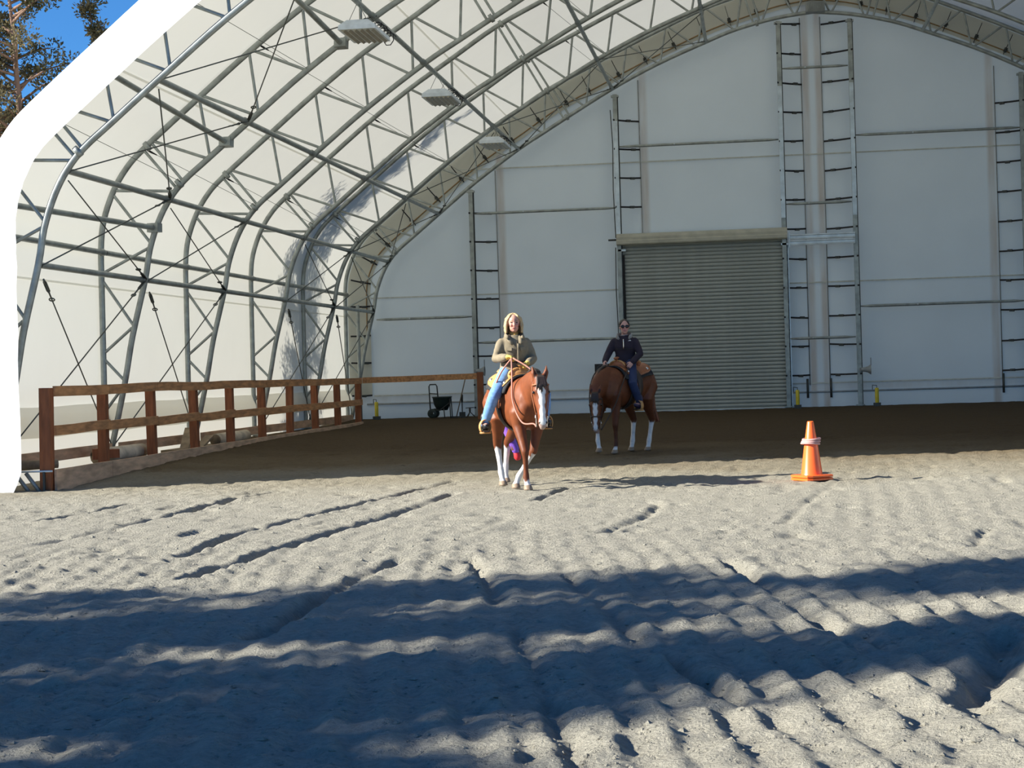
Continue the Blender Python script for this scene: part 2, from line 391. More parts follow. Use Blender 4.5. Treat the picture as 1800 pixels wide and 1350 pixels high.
# ------------------------------------------------------------------ building profile
XC = 1.7
ARCH_Y = [24.81 + 4.57 * i for i in range(6)]
WALL_Y = 48.0
IN = [(-10.76, 0.45), (-10.50, 1.52), (-10.34, 2.30), (-10.09, 3.24), (-9.99, 3.75), (-9.82, 4.22), (-9.62, 4.57), (-9.36, 4.87), (-8.93, 5.22), (-8.09, 5.90), (-7.2, 6.60), (-6.05, 7.40), (-5.38, 7.80), (-4.7, 8.20), (-3.54, 8.86), (-2.35, 9.44), (-1.07, 9.95), (-0.29, 10.23), (0.74, 10.47), (1.7, 10.58)]
OUT = [(-10.87, 0.30), (-10.86, 1.9), (-10.85, 3.2), (-10.84, 3.8), (-10.78, 4.25), (-10.6, 4.73), (-10.36, 5.11), (-10.03, 5.44), (-9.06, 6.24), (-8.18, 6.95), (-7.25, 7.64), (-6.27, 8.27), (-5.28, 8.90), (-4.09, 9.48), (-3.11, 9.95), (-2.09, 10.40), (-1.08, 10.82), (-0.1, 11.12), (0.75, 11.35), (1.7, 11.48)]
def mir(P): return [(2 * XC - x, z) for x, z in P]
INC = [(p.x, p.y) for p in catmull([V((x, z, 0)) for x, z in IN], 4)]
OUTC = [(p.x, p.y) for p in catmull([V((x, z, 0)) for x, z in OUT], 4)]
INF = INC + mir(INC[:-1])[::-1]; OUTF = OUTC + mir(OUTC[:-1])[::-1]
def offs(P, d):
    r = []
    for i, p in enumerate(P):
        a = P[max(i - 1, 0)]; c = P[min(i + 1, len(P) - 1)]
        tx, tz = c[0] - a[0], c[1] - a[1]; L = math.hypot(tx, tz)
        r.append((p[0] - tz / L * d, p[1] + tx / L * d))
    return r
WEBS = [((-10.50, 1.50), (-10.86, 1.05)), ((-10.50, 1.56), (-10.86, 1.95)), ((-10.35, 2.44), (-10.86, 2.02)), ((-10.33, 2.5), (-10.85, 3.28)), ((-9.99, 3.78), (-10.85, 3.36)),
        ((-9.97, 3.84), (-10.6, 4.68)), ((-9.57, 4.70), (-10.58, 4.75)), ((-9.51, 4.76), (-10.05, 5.41)), ((-9.39, 4.87), (-9.91, 5.52)),
        ((-8.96, 5.22), (-9.88, 5.55)), ((-8.91, 5.25), (-9.06, 6.22)), ((-8.12, 5.90), (-9.0, 6.26)), ((-8.06, 5.94), (-8.18, 6.93)), ((-7.23, 6.60), (-8.12, 6.97)),
        ((-7.17, 6.63), (-7.25, 7.62)), ((-6.33, 7.21), (-7.2, 7.66)), ((-6.28, 7.24), (-6.28, 8.25)), ((-5.40, 7.80), (-6.22, 8.28)), ((-5.36, 7.83), (-5.30, 8.88)),
        ((-4.83, 8.14), (-5.26, 8.91)), ((-4.68, 8.22), (-5.12, 8.98)), ((-4.28, 8.45), (-5.05, 9.02)), ((-4.23, 8.48), (-4.10, 9.46)), ((-3.33, 8.98), (-4.05, 9.5)),
        ((-3.28, 9.0), (-3.13, 9.94)), ((-2.31, 9.46), (-3.08, 9.97)), ((-2.26, 9.48), (-2.1, 10.38)), ((-1.32, 9.86), (-2.05, 10.42)), ((-1.27, 9.88), (-1.1, 10.8)),
        ((-0.31, 10.22), (-1.04, 10.83)), ((-0.26, 10.24), (-0.12, 11.1)), ((0.18, 10.35), (-0.06, 11.13)), ((0.34, 10.39), (0.12, 11.18)), ((0.40, 10.41), (0.74, 11.33)), ((1.22, 10.54), (0.8, 11.35)), ((1.27, 10.55), (1.66, 11.46))]
PURL = {'A': (-10.09, 3.235), 'B': (-9.63, 4.56), 'C': (-8.255, 5.79), 'D': (-6.06, 7.405), 'E': (-3.54, 8.87), 'F': (-1.065, 9.96)}

# roof skin
def skin(P, y0, y1, ny):
    mb = MB(); n_ = len(P)
    for j in range(ny + 1):
        y = y0 + (y1 - y0) * j / ny
        mb.v += [(x, y, z) for x, z in P]
    for j in range(ny):
        for i in range(n_ - 1):
            a = j * n_ + i; mb.f.append((a, a + 1, a + n_ + 1, a + n_))
    return mb
SKIN = offs(OUTF, 0.09)
SKIN = [(SKIN[0][0], -0.1)] + SKIN + [(SKIN[-1][0], -0.1)]
ceil_ = struct('ceiling', skin(SKIN, 24.66, 48.05, 40), FAB, None, True)
# welded double layers: seams and the wide loose skirt near the ground
def strip(za, zb, d=0.03):
    seg_ = [p for p in offs(SKIN, -d)]
    res = []
    for i in range(len(seg_) - 1):
        for k in range(8):
            t = k / 8; p = (seg_[i][0] * (1 - t) + seg_[i + 1][0] * t, seg_[i][1] * (1 - t) + seg_[i + 1][1] * t)
            if p[0] < XC and za <= p[1] <= zb: res.append(p)
    return res
for za, zb in ((3.12, 3.20), (6.15, 6.20), (8.27, 8.31)):
    part('seam', skin(strip(za, zb), 24.7, 48.0, 8), SEAMF, ceil_)
def wave_skirt():
    mb = MB(); n_ = 60; prof = [(-10.90, 1.19), (-10.86, 1.08), (-10.80, 0.95), (-10.82, 0.80), (-10.9, 0.72)]
    for j in range(n_ + 1):
        y = 24.75 + 23.2 * j / n_
        for x, z in prof: mb.v.append((x + 0.01 * math.sin(j * 1.3), y, z + 0.008 * math.sin(j * 0.8)))
    for j in range(n_):
        for i in range(4):
            a = j * 5 + i; mb.f.append((a, a + 1, a + 6, a + 5))
    return mb
SKIRT = fabric_mat('dusty_skirt_fabric', (0.66, 0.65, 0.60), 0.55, (0.95, 0.93, 0.86), [('Z', 0.98, 0.10, 0.25)])
part('skirt', wave_skirt(), SKIRT, ceil_)
# wrapped front edge of the cover on the first arch
random.seed(3)
e0 = offs(OUTF, 0.10); e1 = offs(OUTF, -0.50)
e0 = [(e0[0][0], -0.06), (e0[0][0], 0.12)] + e0; e1 = [(e1[0][0] - 0.16, -0.06), (e1[0][0] - 0.07, 0.12)] + e1
mb = MB(); cnt = len(e0)
for i in range(cnt):
    j_ = random.uniform(-0.012, 0.012)
    bx = 0.03 * math.sin(i * 0.9)
    a, c_ = e0[i], e1[i]
    mid_ = ((a[0] + c_[0]) / 2, (a[1] + c_[1]) / 2)
    mb.v += [(a[0], 24.66, a[1]), (a[0] * 0.94 + c_[0] * 0.06, 24.63, a[1] * 0.94 + c_[1] * 0.06), (mid_[0], 24.63 + bx * 0.2, mid_[1]), (c_[0] + j_, 24.645, c_[1] + j_)]
for i in range(cnt - 1):
    for k in range(3):
        a = i * 4 + k; mb.f.append((a, a + 1, a + 5, a + 4))
struct('trim_1', mb, FABE, None, True)
# end wall
mb = MB()
wp = offs(OUTF, 0.05)
zs = [0.0, 0.3, 0.77]
rows = [(-10.92, 2 * XC + 10.92, z) for z in (0.0, 0.4, 0.77, 2, 3, 3.8)]
half = [p for p in wp if p[0] <= XC + 1e-6 and p[1] >= 3.8]
for x, z in half: rows.append((x, 2 * XC - x, z))
NXW = 24
for xa, xb, z in rows:
    for i in range(NXW + 1):
        t = i / NXW; mb.v.append((xa + (xb - xa) * t, WALL_Y + 0.02 * math.sin(7 * t + z), z))
for j in range(len(rows) - 1):
    for i in range(NXW):
        a = j * (NXW + 1) + i; mb.f.append((a, a + 1, a + NXW + 2, a + NXW + 1))
wall = struct('wall_back', mb, FABW, None, True)
def wseam(x0, x1, z, r=0.02, y=WALL_Y - 0.03): return MB().tube([(x0, y, z), ((x0 + x1) / 2, y + 0.004, z - 0.01), (x1, y, z)], r, 6)
part('base_rope', wseam(-10.4, 8.0, 0.78, 0.028), mat('rope_pocket', (0.33, 0.36, 0.38), 0.8), wall)
SEAM = mat('seam_tape', (0.55, 0.56, 0.50), 0.8)
for x0, x1, z in ((-8.6, 8.0, 6.95), (-10.2, 8.0, 3.62), (-10.2, 8.0, 1.0)):
    mbs = MB(); mbs.box(((x0 + x1) / 2, WALL_Y - 0.028, z), (x1 - x0, 0.012, 0.035)); part('seam', mbs, SEAM, wall, False)
BATT = mat('pocket_edge', (0.26, 0.27, 0.26), 0.8)
for x, top in ((-6.74, 6.9), (-2.88, 9.1), (1.36, 10.5), (1.88, 10.5), (6.24, 9.0)):
    part('batten', MB().tube([(x, WALL_Y - 0.035, top), (x + 0.012, WALL_Y - 0.035, top / 2), (x + 0.005, WALL_Y - 0.035, 0.95)], 0.013, 6), BATT, wall)
for x in (1.30, 1.90, 6.26):
    part('batten_end', MB().tube([(x, WALL_Y - 0.06, 1.12), (x, WALL_Y - 0.06, 0.62)], 0.03, 8), STEEL_D, wall)
hem = fabric_mat('stained_hem_fabric', (0.62, 0.61, 0.53), 0.2, (0.9, 0.85, 0.7))
ho = offs(OUTF, 0.0)[2:-2]; hi_ = offs(OUTF, -0.62)[2:-2]; mb = MB()
for (xa, za), (xb, zb_) in zip(ho, hi_): mb.v += [(xa, WALL_Y - 0.03, za), (xb, WALL_Y - 0.035, zb_)]
for i in range(len(ho) - 1): mb.f.append((2 * i, 2 * i + 1, 2 * i + 3, 2 * i + 2))
part('hem', mb, hem, wall)
rp_ = [(x, WALL_Y - 0.05, z) for x, z in offs(OUTF, -0.52)[6:-6]]
part('lacing_rope', MB().tube(rp_, 0.016, 6), ROPE, wall)

# ------------------------------------------------------------------ truss arches
def cyl(a, b, r, seg=8): return MB().tube([a, b], r, seg, cap=False)
WHERE = ['open front end, bright with sun', 'second from the open front', 'third from the open front', 'fourth from the open front', 'fifth from the front, one before the end wall', 'last one, standing against the end wall']
for k, y in enumerate(ARCH_Y):
    t = thing('truss_arch', (-10.8, y, 0.3), 'galvanized tube truss arch, ' + WHERE[k], 'truss', 'truss arches of the riding hall')
    part('inner_chord', MB().tube([(x, y, z) for x, z in INF], 0.052, 10), STEEL, t)
    part('outer_chord', MB().tube([(x, y, z) for x, z in OUTF], 0.052, 10), STEEL, t)
    ww = list(WEBS)
    for a, c_ in ww:
        part('web_strut', cyl((a[0], y, a[1]), (c_[0], y, c_[1]), 0.026), STEEL, t)
    if k >= 3:
        for a, c_ in ww[8:]:
            part('web_strut', cyl((2 * XC - a[0], y, a[1]), (2 * XC - c_[0], y, c_[1]), 0.026), STEEL, t)
    for sx, sz, ox, oz in ((-9.45, 4.82, -9.98, 5.47), (-4.75, 8.18, -5.19, 8.95), (0.26, 10.37, 0.03, 11.16)):
        for px_, pz_ in ((sx, sz), (ox, oz)):
            f_ = MB(); f_.lathe([(0.0, -0.035), (0.085, -0.035), (0.085, -0.008), (0.088, 0.008), (0.085, 0.035), (0.0, 0.035)], (px_, y, pz_), 12, Matrix.Rotation(math.radians(52 if px_ < -8 else 60 if px_ < -3 else 78), 3, 'Y'))
            part('splice_flange', f_, STEEL, t)
    ft = MB(); ft.box((-10.8, y, 0.33), (0.30, 0.30, 0.03)); ft.box((-10.8, y, 0.42), (0.16, 0.02, 0.2)); part('base_plate', ft, STEEL, t, False)
    pr = single('concrete_pier', MB().lathe([(0.0, -0.1), (0.15, -0.1), (0.15, 0.29), (0.14, 0.315), (0.0, 0.315)], (-10.72, y, 0), 16), CONC,
                'round concrete pier under the foot of ' + ('the sunlit front arch' if k == 0 else 'the ' + ORD[k] + ' arch from the front'), 'footing', 'piers under the arch feet')

# ------------------------------------------------------------------ purlins
PN = {'A': 'lowest inner purlin, along the upright wall part', 'B': 'purlin at the bend where wall turns into roof', 'C': 'purlin just above the roof bend',
      'D': 'purlin the lamps hang from', 'E': 'purlin next above the one with the lamps', 'F': 'purlin closest to the ridge on the lit slope'}
def sleeve(x, y, z): return MB().lathe([(0.05, -0.11), (0.062, -0.04), (0.062, 0.04), (0.05, 0.11)], (x, y, z), 10, Matrix.Rotation(PI / 2, 3, 'X'))
for key, (x, z) in PURL.items():
    t = thing('purlin', (x, ARCH_Y[0], z), 'long grey steel tube ' + PN[key], 'purlin', 'purlins running along the hall')
    for i in range(5):
        part('tube', cyl((x, ARCH_Y[i] + 0.05, z), (x, ARCH_Y[i + 1] - 0.05, z), 0.046, 10), STEEL, t)
    for i in range(1, 6): part('sleeve', sleeve(x, ARCH_Y[i] - 0.12, z), STEEL, t)
for key, nm in (('F', 'purlin nearest the ridge on the shaded slope'), ('E', 'second purlin down the shaded slope')):
    x, z = PURL[key]; x = 2 * XC - x
    t = thing('purlin', (x, ARCH_Y[4], z), 'grey steel tube, ' + nm, 'purlin', 'purlins running along the hall')
    part('tube', cyl((x, ARCH_Y[3], z), (x, ARCH_Y[4], z), 0.046, 10), STEEL, t)
    part('tube', cyl((x, ARCH_Y[4], z), (x, ARCH_Y[5], z), 0.046, 10), STEEL, t)
t = thing('purlin', (-10.80, ARCH_Y[0], 3.72), 'long grey steel tube on the outer chords, closest to the wall fabric', 'purlin', 'purlins running along the hall')
for i in range(5): part('tube', cyl((-10.79, ARCH_Y[i] + 0.05, 3.72), (-10.79, ARCH_Y[i + 1] - 0.05, 3.72), 0.046, 10), STEEL, t)
for i in range(1, 6): part('sleeve', sleeve(-10.79, ARCH_Y[i] - 0.1, 3.72), STEEL, t)
# struts from the front arch to the second
for (a, c_, nm) in (((-10.83, 4.18), (-9.90, 4.10), 'lower'), ((-9.25, 6.10), (-8.62, 5.47), 'middle'), ((-7.1, 7.75), (-6.62, 7.0), 'upper')):
    t = thing('brace_strut', (a[0], ARCH_Y[0], a[1]), nm + ' dark slanting strut tying the front arch to the second arch', 'strut', 'front bay struts')
    p0 = V((a[0], ARCH_Y[0], a[1])); p1 = V((c_[0], ARCH_Y[1], c_[1]))
    part('tube', cyl(p0, p1, 0.046, 10), STEEL, t)
    M3 = (p1 - p0).to_track_quat('Z', 'Y').to_matrix()
    part('end_clamp', MB().box(p1, (0.20, 0.15, 0.16), M3), STEEL, t, False)

# ------------------------------------------------------------------ bracing cables
NODE = {'0': (-10.78, 0.5), 'A': (-10.09, 3.24), 'B': (-9.63, 4.56), 'C': (-8.255, 5.79), 'D': (-6.06, 7.4), 'E': (-3.54, 8.87), 'F': (-1.065, 9.96)}
LN = {'0': 'ground foot', 'A': 'lowest purlin', 'B': 'bend purlin', 'C': 'third purlin', 'D': 'lamp purlin', 'E': 'fifth purlin', 'F': 'ridge purlin'}
BAYN = ['front', 'second', 'third', 'fourth', 'last']
def turnbuckle(p, d, s):
    """two slim bars, ends and an eye, along d from p; returns meshes"""
    p = V(p); d = V(d).normalized(); q = d.to_track_quat('Z', 'Y').to_matrix(); sd = q @ V((1, 0, 0))
    body = MB()
    for e_ in (-1, 1): body.tube([p + d * 0.05 * s + sd * 0.018 * s * e_, p + d * 0.27 * s + sd * 0.018 * s * e_], 0.009 * s, 6)
    body.tube([p - d * 0.02, p + d * 0.06 * s], [0.014 * s, 0.022 * s], 6); body.tube([p + d * 0.26 * s, p + d * 0.32 * s, p + d * 0.44 * s], [0.022 * s, 0.012 * s, 0.012 * s], 6)
    eye = MB().tube([p + d * (0.48 + 0.035 * math.sin(a)) * s + sd * 0.035 * s * math.cos(a) for a in (2 * PI * i / 10 for i in range(10))], 0.010 * s, 6, close=True)
    return body, eye
def cable(bay, ka, kb, ty=True):
    """from level ka on the nearer arch to level kb on the further arch of the bay"""
    def pt(k_, y, toward):
        x, z = NODE[k_]; dz = 0.0
        return V((x + 0.05, y, z))
    ya, yb = ARCH_Y[bay] + 0.06, ARCH_Y[bay + 1] - 0.10
    order = '0ABCDEF'
    lift = 0.10
    pa = pt(ka, ya, 1); pb = pt(kb, yb, -1)
    if ka == 'A' and kb == '0': pa.z -= 0.22
    if order.index(ka) > order.index(kb) and ka != 'A': pa.x -= 0.05; pa.z -= 0.14
    d = (pb - pa).normalized()
    t = thing('bracing_cable', pa, f'thin wire brace across the {BAYN[bay]} bay from {LN[ka]} to {LN[kb]} farther back', 'cable', 'cross bracing cables')
    part('wire', MB().tube([pa, pb], 0.011, 6), CABLE, t)
    if ka == 'A' and kb == '0': body, eye = turnbuckle(pa, d, 1.1)
    else: body, eye = turnbuckle(pb, -d, 1.1)
    tbk = part('turnbuckle', body, CABLE, t); part('eye', eye, CABLE, tbk)
for bay, lv in ((0, '0A AB BC CD'), (1, '0A AB'), (3, '0A AB'), (4, '0A AB BC CD DE EF')):
    for a, c_ in lv.split():
        cable(bay, a, c_); cable(bay, c_, a)
# light tension wires between outer and inner chords
for bay in range(5):
    for (o_, i_, nm) in (((-8.0, 7.05), (-7.2, 6.62), 'above the bend'), ((-4.3, 9.38), (-3.3, 8.98), 'high under the roof'), ((-9.98, 5.40), (-9.42, 4.85), 'at the chord splice')):
        t = thing('stay_wire', (o_[0], ARCH_Y[bay], o_[1]), f'hair thin stay wire {nm}, {BAYN[bay]} bay', 'wire', 'thin stay wires')
        pa = V((o_[0], ARCH_Y[bay], o_[1])); pb = V((i_[0], ARCH_Y[bay + 1], i_[1]))
        part('wire', MB().tube([pa, pb], 0.0045, 5), CABLE, t)
        part('hook', MB().tube([pa + (pb - pa) * 0.0, pa + (pb - pa) * 0.03, pa + (pb - pa) * 0.075], [0.014, 0.018, 0.009], 6), BLACK, t)

# ------------------------------------------------------------------ end wall posts, girts, straps
PY = 47.62
POSTS = [(-7.36, 0.11, 6.38, 'first post from the corner fence'), (-3.47, 0.11, 8.7, 'post holding the near jamb of the roll door'), (0.80, 0.11, 10.38, 'post between roll door and bright short beam'),
         (2.62, 0.11, 10.34, 'post at the far end of the bright short beam'), (6.86, 0.11, 8.75, 'post at the edge farthest from the open side')]
zb = lambda x: float(base_z(x, 47.6))
for x, w_, top, nm in POSTS:
    t = thing('wall_post', (x, PY, 0.3), 'tall galvanized square ' + nm, 'post', 'end wall posts')
    mbp = MB(); mbp.box((x, PY, (top + 0.2) / 2), (w_, 0.13, top - 0.2)); part('shaft', mbp, STEEL, t, False)
    lw = 4.7 if x < -3 else 4.2
    if x in (-3.47, 0.80, 2.62):
        s2 = MB(); s2.box((x, PY - 0.07, 6.5 if x < 0 else 7.0), (w_ * 1.0, 0.012, 3.0 if x < 0 else 3.4)); part('face_plate', s2, STEEL_L, t, False)
    e2 = MB(); e2.box((x + w_ * 0.62, PY + 0.03, (top + 0.2) / 2), (0.02, 0.08, top - 0.3)); part('edge_strip', e2, STEEL_D, t, False)
    b2 = MB(); b2.box((x, PY, zb(x) + 0.03), (0.22, 0.22, 0.03)); b2.box((x, PY, top - 0.05), (0.2, 0.16, 0.05)); part('end_plates', b2, STEEL, t, False)
GIRT = [(-10.0, -7.42, 3.03, 'between the arch leg and the first post, at door height'), (-7.28, -3.53, 5.74, 'between first post and door post, above door level'), (-7.28, -3.53, 2.33, 'behind the blonde rider, lower of its pair'),
        (-3.4, 0.73, 7.33, 'above the roll door'), (0.88, 2.55, 9.15, 'topmost rung between the two centre posts'), (0.88, 2.55, 5.65, 'rung just over the bright short beam'),
        (0.88, 2.55, 2.17, 'rung low between the two centre posts'), (2.70, 6.80, 7.35, 'upper one right of the centre posts'), (2.70, 6.80, 2.95, 'lower one right of the centre posts')]
for x0, x1, z, nm in GIRT:
    t = thing('wall_girt', (x0, PY, z), 'thin steel wall tube ' + nm, 'girt', 'end wall girts')
    L = x1 - x0
    part('tube', MB().tube([(x0, PY, z), (x0 + 0.25, PY, z), (x1 - 0.25, PY, z), (x1, PY, z)], [0.016, 0.036, 0.036, 0.016], 8), STEEL, t)
    part('bolt', MB().tube([(x0 + L * 0.35, PY - 0.05, z), (x0 + L * 0.35, PY + 0.05, z)], 0.02, 8), STEEL_L, t)
def strap(p0, p1, label, grp):
    t = thing('ratchet_strap', p0, label, 'strap', grp)
    p0 = V(p0); p1 = V(p1); d = p1 - p0
    q = d.to_track_quat('X', 'Z').to_matrix()
    sag = random.uniform(-0.02, 0.02)
    wb = MB(); k = 4
    ring = []
    for i in range(k + 1):
        c_ = p0 + d * (i / k) + V((0, 0, -0.008 * math.sin(PI * i / k) + sag * i / k))
        ring.append([c_ + V((0, -0.012, -0.022)), c_ + V((0, 0.012, -0.022)), c_ + V((0, 0.012, 0.022)), c_ + V((0, -0.012, 0.022))])
    wb.rings(ring); part('webbing', wb, BLACK, t, False)
    rb = MB(); pos = p0 + d * random.uniform(0.58, 0.78); rb.box(pos + V((0, -0.02, -0.01)), (0.12, 0.06, 0.06), q); rb.tube([pos + V((-0.05, -0.05, -0.03)), pos + V((0.06, -0.06, -0.035))], 0.013, 6)
    part('ratchet', rb, STEEL_D, t, False)
random.seed(11)
for (x, nm, side, lo, hi, reach) in ((-7.36, 'first post from the corner fence', 1, 0, 6.3, 0.62), (-3.47, 'door jamb post, above the door', 1, 5.2, 8.6, 0.60), (0.80, 'post between door and beam', 1, 0, 10.4, 0.58),
                                     (2.62, 'far beam post', -1, 0, 10.4, 0.72), (6.86, 'edge post', -1, 0, 8.5, 0.62)):
    zs_ = [1.22 + 0.757 * i for i in range(13)]
    zs_ = [z for z in zs_ if lo <= z <= hi][::-1]
    if x == -7.36: zs_ = zs_ + [0.62]
    for i, z in enumerate(zs_):
        strap((x - side * 0.06, PY - 0.08, z), (x + side * reach, WALL_Y - 0.05, z + random.uniform(-0.02, 0.02)), f'black ratchet strap, {ORD[i]} from the top on the {nm}', 'straps on the end wall posts')
ol = offs(OUTF, -0.12); il = offs(OUTF, -0.62)
acc = 0; last = None; cntL = 0; cntR = 0
for i in range(len(OUTF)):
    if last is not None: acc += math.hypot(OUTF[i][0] - last[0], OUTF[i][1] - last[1])
    last = OUTF[i]
    if acc > 0.66 and OUTF[i][1] > 0.8 and OUTF[i][0] < 8.2:
        acc = 0
        a, c_ = ol[i], il[i]
        lab = f'short black tie strap, {ORD[cntL]} up the bright side of the end arch' if a[0] < XC else f'short black tie strap, {ORD[cntR]} past the ridge on the dim side'
        if a[0] < XC: cntL += 1
        else: cntR += 1
        strap((a[0], ARCH_Y[5] + 0.05, a[1]), (c_[0], WALL_Y - 0.06, c_[1]), lab, 'straps around the end arch')
t = thing('exhaust_vent', (1.75, 47.5, 10.5), 'small grey louvred vent box hanging at the ridge', 'vent')
vb = MB(); vb.box((1.76, 47.5, 10.66), (0.48, 0.3, 0.26)); part('housing', vb, GREYP, t, False)
for i in range(12):
    v_ = MB(); v_.box((1.55 + 0.038 * i, 47.34, 10.66), (0.018, 0.03, 0.24)); part('louvre', v_, STEEL, t, False)
for dx in (-0.12, 0.12):
    v_ = MB(); v_.box((1.76 + dx, 47.66, 10.98), (0.14, 0.06, 0.12)); part('bracket', v_, STEEL_D, t, False)

# ------------------------------------------------------------------ roll-up door
DY = 47.66
d1 = MB(); d1.box((-1.31, DY + 0.14, 2.5), (4.3, 0.02, 4.6)); door = struct('door_1', d1, DOORM)
pitch = 0.097; nsl = 46
sl = MB()
for pr in range(2):
    pass
zz0 = 0.34
prof = [(0.0, 0.0), (-0.016, 0.012), (-0.026, 0.035), (-0.026, 0.06), (-0.016, 0.084), (0.0, 0.092)]
sl = MB(); nsec = len(prof)
for xx in (-3.41, 0.81):
    sl.v += [(xx, dy, dz) for dy, dz in prof]
sl.f = [(i, i + nsec, i + nsec + 1, i + 1) for i in range(nsec - 1)]
slme = sl.mesh('slat'); slme.materials.append(DOORM)
for i in range(nsl):
    o = bpy.data.objects.new('slat', slme); COL.objects.link(o); o.location = (0, DY + 0.06, zz0 + pitch * i); o.parent = door; o.matrix_parent_inverse = Matrix.Identity(4)
slme.polygons.foreach_set('use_smooth', [True] * len(slme.polygons))
hd = MB(); hp = [(0.06, 0.30), (-0.12, 0.30), (-0.20, 0.27), (-0.225, 0.20), (-0.22, 0.13), (-0.235, 0.11), (-0.23, 0.03), (-0.20, 0.0), (0.06, 0.0)]
ring = [[(xx, DY + dy, 4.75 + dz) for dy, dz in hp] for xx in (-3.53, 0.88)]
hd.rings(ring); part('hood', hd, HOODM, door, False, 'beige sheet metal hood over the roll')
for xx, nm in ((-3.45, 0), (0.865, 1)):
    g_ = MB(); g_.box((xx, DY - 0.02, 2.5), (0.085, 0.06, 4.3)); gd = part('guide', g_, STEEL_L, door, False)
    for i in range(12):
        part('bolt', MB().tube([(xx - 0.005, DY - 0.065, 0.6 + 0.36 * i), (xx - 0.005, DY - 0.05, 0.6 + 0.36 * i)], 0.016, 6), STEEL_D, gd)
    s_b = MB(); s_b.box((xx + (0.075 if nm == 0 else -0.06), DY + 0.0, 2.4), (0.07 if nm == 0 else 0.03, 0.02, 4.2)); part('seal', s_b, BLACK, door, False)
    br = MB(); br.box((xx + 0.05 * (1 if nm == 0 else -1), DY - 0.08, 4.62), (0.2, 0.05, 0.05)); part('bracket', br, STEEL_L, door, False)
bb = MB(); bb.box((-1.3, DY + 0.02, 0.36), (4.2, 0.05, 0.07)); part('bottom_bar', bb, STEEL_L, door, False)
part('axle_pin', MB().tube([(-3.75, DY - 0.05, 4.9), (-3.5, DY - 0.05, 4.9)], 0.025, 8), STEEL_D, door)
part('pull_chain', MB().tube([(-3.56, DY - 0.08, 4.7), (-3.58, DY - 0.08, 3.6), (-3.555, DY - 0.08, 2.6), (-3.57, DY - 0.08, 1.6)], 0.013, 6), STEEL_D, door)
part('pull_chain', MB().tube([(-3.60, DY - 0.06, 8.3), (-3.56, DY - 0.07, 7.4), (-3.58, DY - 0.08, 6.2), (-3.55, DY - 0.08, 4.95)], 0.012, 6), STEEL_D, door)
t = thing('steel_beam', (0.95, PY - 0.1, 4.6), 'short bright zinc beam of two channels bolted beside the roll door hood', 'beam')
for z0 in (4.635, 4.785):
    c_ = MB(); cp = [(0, -0.068), (-0.07, -0.068), (-0.075, -0.04), (-0.05, -0.03), (-0.05, 0.03), (-0.075, 0.04), (-0.07, 0.068), (0, 0.068)]
    c_.rings([[(xx, PY - 0.09 + dy, z0 + dz) for dy, dz in cp] for xx in (0.95, 2.60)]); part('channel', c_, STEEL_L, t, False)
pl_ = MB(); pl_.box((0.93, PY - 0.1, 4.72), (0.02, 0.17, 0.42)); part('end_plate', pl_, STEEL_L, t, False)

# small fittings on and near the end wall
for x, z, nm, dirx in ((-7.20, 1.58, 'grey horn loudspeaker on the corner fence post', 1), (2.80, 1.32, 'grey horn loudspeaker on the far beam post', 1)):
    t = thing('horn_speaker', (x, PY - 0.15, z), nm, 'loudspeaker', 'horn loudspeakers')
    Mx = Matrix.Rotation(PI / 2, 3, 'Y')
    part('horn', MB().lathe([(0.05, -0.14), (0.06, -0.05), (0.08, 0.02), (0.13, 0.09), (0.135, 0.10), (0.12, 0.095), (0.04, 0.0)], (x, PY - 0.17, z), 16, Mx), GREYP, t)
    bk = MB(); bk.box((x - 0.13, PY - 0.10, z), (0.1, 0.14, 0.1)); bk.tube([(x + 0.1, PY - 0.2, z + 0.1), (x + 0.1, PY - 0.2, z + 0.3)], 0.012, 6); part('bracket', bk, GREYP, t, False)
t = thing('speaker_box', (-3.9, PY - 0.2, 1.5), 'black speaker box mounted on the wall behind the dark jacket rider', 'loudspeaker')
sb = MB(); sb.box((-3.92, PY - 0.2, 1.53), (0.52, 0.26, 0.28)); part('cabinet', sb, BLACK, t, False)
part('cone', MB().lathe([(0.0, 0.0), (0.05, 0.015), (0.10, 0.03), (0.115, 0.03), (0.115, 0.0)], (-4.02, PY - 0.33, 1.53), 18, Matrix.Rotation(PI / 2, 3, 'X')), mat('speaker_grey', (0.03, 0.03, 0.035), 0.4), t)
sb = MB(); sb.box((-3.62, PY - 0.08, 1.53), (0.3, 0.05, 0.08)); part('bracket', sb, STEEL_D, t, False)
for x, nm in ((1.02, 'beside the roll door'), (3.02, 'right of the far beam post'), (-10.0, 'by the corner of the fence')):
    yy = PY - 0.35; z0 = zb(x)
    t = thing('marker_post', (x, yy, z0), 'short yellow plastic post with dark base ' + nm, 'post', 'yellow marker posts')
    part('sleeve', MB().lathe([(0.045, 0.06), (0.05, 0.08), (0.05, 0.44), (0.042, 0.46), (0.0, 0.46)], (x, yy, z0), 12), YEL, t)
    b_ = MB(); b_.box((x, yy, z0 + 0.03), (0.18, 0.18, 0.1)); part('base', b_, STEEL_D, t, False)
    part('hook', MB().tube([(x, yy, z0 + 0.45), (x, yy, z0 + 0.52), (x - 0.1, yy + 0.1, z0 + 0.53), (x - 0.1, yy + 0.12, z0 + 0.42)], 0.01, 6), STEEL_D, t)
single('conduit_pole', MB().tube([(-10.28, 46.6, 0.2), (-10.28, 46.6, 3.4)], 0.045, 8), STEEL, 'slim grey vertical pipe rising behind the fence corner', 'pipe')

